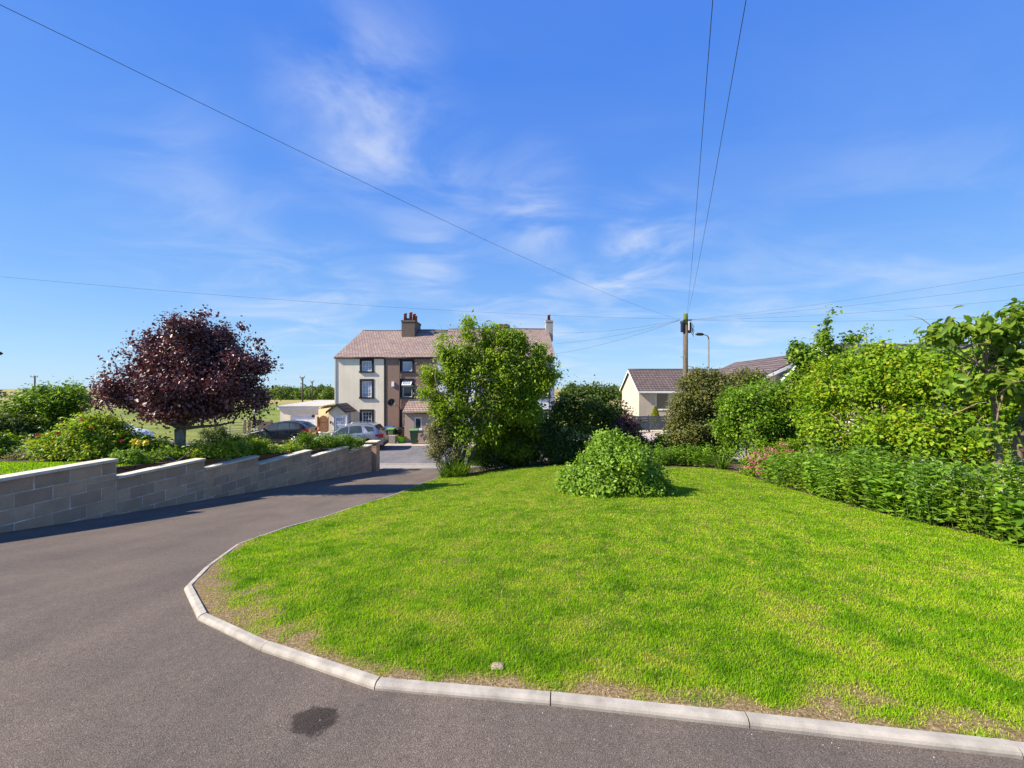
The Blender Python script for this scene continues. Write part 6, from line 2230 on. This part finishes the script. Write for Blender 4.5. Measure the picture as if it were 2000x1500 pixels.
for (px, py, hpx) in ((56, 874, 26), (64, 876, 24), (30, 888, 14), (48, 884, 18)):
    c0_ = np.array(P(px, py, 9.1)); n = 70
    pos = c0_ + r.normal(0, 1, (n, 3)) * np.array([.018, .018, 0]) - np.outer(r.random(n), [0, 0, hpx / F * 9.1])
    a_, b_, n_ = leaf_frames(pos, unit(r.normal(0, 1, (n, 3))), r, .3, .5, 0)
    leaf_cloud(gp, 'flower_spire', pos, a_, b_, n_, np.full(n, .022), np.full(n, .018), r.random(n), LF['whitefl'])
shrub('green_shrub', 'leafy bright green low shrub at the left edge of the neighbouring lawn', 12, 9.6, [BL(8, 885, 9.6, 30, 18, .4), BL(-30, 870, 9.6, 40, 34, .6)], 4200, 160, .07, .08, .045, 'bush', 408)
shrub('round_shrub', 'dark rounded shrub by the street beyond the purple tree', 422, 14.0, [BL(422, 852, 14, 30, 20, .5), BL(402, 868, 13.8, 26, 18, .5), BL(448, 862, 14, 16, 14, .4)], 6000, 240, .08, .06, .03, 'dark', 409)
shrub('round_shrub', 'low dark shrub under the nose of the dark car', 482, 15.5, [BL(482, 858, 15.5, 24, 10, .4), BL(505, 862, 15.5, 16, 9, .4)], 3200, 130, .08, .06, .03, 'dark', 410)
shrub('round_shrub', 'dark low shrub at the foot of the purple tree trunk', 335, 10.6, [BL(330, 888, 10.6, 26, 14, .4), BL(375, 884, 10.8, 20, 10, .35)], 3000, 120, .07, .055, .03, 'dark', 411)
shrub('low_shrub', 'low dark green ground shrub filling the bed behind the second wall step', 345, 8.8,
      [BL(268, 908, 8.45, 30, 20, .38), BL(300, 904, 8.7, 32, 20, .38), BL(325, 898, 9.1, 30, 18, .38), BL(290, 912, 8.5, 26, 14, .25), BL(345, 892, 9.6, 28, 16, .36), BL(375, 888, 9.9, 26, 16, .36)], 14000, 260, .07, .06, .034, 'bush', 414)
hp = [(400, 890, 9.7, 26, 17), (430, 887, 9.9, 30, 21), (462, 884, 10.5, 30, 21), (496, 882, 11.2, 28, 19), (530, 883, 11.9, 28, 15), (562, 882, 12.8, 26, 14)]
shrub('wall_hedge', 'loose light green hedge growing just behind the stepped wall', 470, 11.3, [BL(a, c, d, e, f, .42) for a, c, d, e, f in hp], 19000, 620, .08, .075, .042, 'light', 412, 'hedge', shell=.5, tvar=(.45, .55), stems=18, stemr=.012)
hp = [(600, 868, 13.9, 26, 20), (635, 864, 14.5, 30, 22), (668, 864, 15.2, 28, 20), (692, 868, 15.9, 18, 17)]
shrub('wall_hedge', 'darker fine-leaved green hedge behind the wall near the gate pillar', 645, 15.2, [BL(a, c, d, e, f, .5) for a, c, d, e, f in hp], 13000, 480, .085, .055, .026, 'bush', 413, 'hedge', shell=.55, stems=14, stemr=.012)

# ---- conical golden conifer by the slatted fence
b = Vector(P(1280, 0, 33.0)); b.z = EYE - (838 - 750) / F * 33.0
cn = thing('cone_conifer', 'small golden cone-shaped conifer above the slatted fence', 'conifer', b)
r = np.random.default_rng(501)
n = 4500
u = r.random(n) ** .7
th = r.random(n) * 2 * np.pi
hC = (838 - 793) / F * 33.0
rad = .62 * (1 - u) ** .8 * (1 + .1 * np.sin(th * 5 + u * 20))
pos = np.column_stack([b.x + np.cos(th) * rad, b.y + np.sin(th) * rad, b.z + u * hC])
out = np.column_stack([np.cos(th), np.sin(th), np.full(n, .6)])
a_, b_, n_ = leaf_frames(pos, unit(out), r, .2, .4, -.6)
leaf_cloud(cn, 'foliage', pos, a_, b_, n_, np.full(n, .14), np.full(n, .05), np.clip(r.normal(.75, .2, n), 0, 1), LF['conifer'])
MB().tube([b - Vector((0, 0, .2)), b + Vector((0, 0, hC * .8))], [.06, .02], 6).build('trunk', BK, cn)


# ---- far woods
def wood(name, label, spans, y0, y1, ntree, nleaf, size, mat, seed, top_px, hmin=6):
    r = np.random.default_rng(seed)
    bl = []
    for k in range(ntree):
        y = r.uniform(y0, y1)
        s = spans[r.integers(0, len(spans))]
        px = r.uniform(*s)
        x = (px - 1000) / F * y
        tp_ = EYE - (np.interp(px, *top_px) + r.normal(0, 1.6) + 10 * (y1 - y) / (y1 - y0) - 750) / F * y
        rw = r.uniform(3.0, 5.5) * size
        rh = rw * r.uniform(.7, 1.0)
        bl.append((x, y, tp_ - rh, rw, rw, rh))
        bl.append((x + r.normal(0, 1) * size, y - .5, tp_ - rh * 2.2, rw * 1.1, rw, rh * 1.1))
    pos, out, ctt = blob_points(bl, nleaf, ntree * 14, .9 * size, r, .7)
    a_, b_, n_ = leaf_frames(pos, out, r, .5, .5, .1)
    s = r.uniform(.7, 1.4, nleaf) * size
    o = thing(name, label, 'wood', (bl[0][0], y0, EYE - 12))
    lc_ = leaf_cloud(o, 'tree_crowns', pos, a_, b_, n_, s * 1.25, s * .85, np.clip(.55 * ctt + .45 * r.random(nleaf), 0, 1), LF[mat])
    o['kind'] = 'stuff'
    return o


wood('wood', 'mixed green wood beyond the pasture behind the terrace', [(470, 660), (470, 660), (1090, 1232)], 170, 230, 120, 42000, 1.0, 'wood', 601,
     ([440, 500, 520, 545, 575, 600, 640, 660, 1090, 1110, 1160, 1235], [758, 752, 754, 752, 754, 750, 754, 756, 745, 747, 752, 752]))
wood('wood', 'long blue-green distant wood on the left horizon', [(-60, 480)], 520, 700, 110, 16000, 2.6, 'farwood', 602, ([-60, 100, 300, 480], [757, 759, 758, 757]))
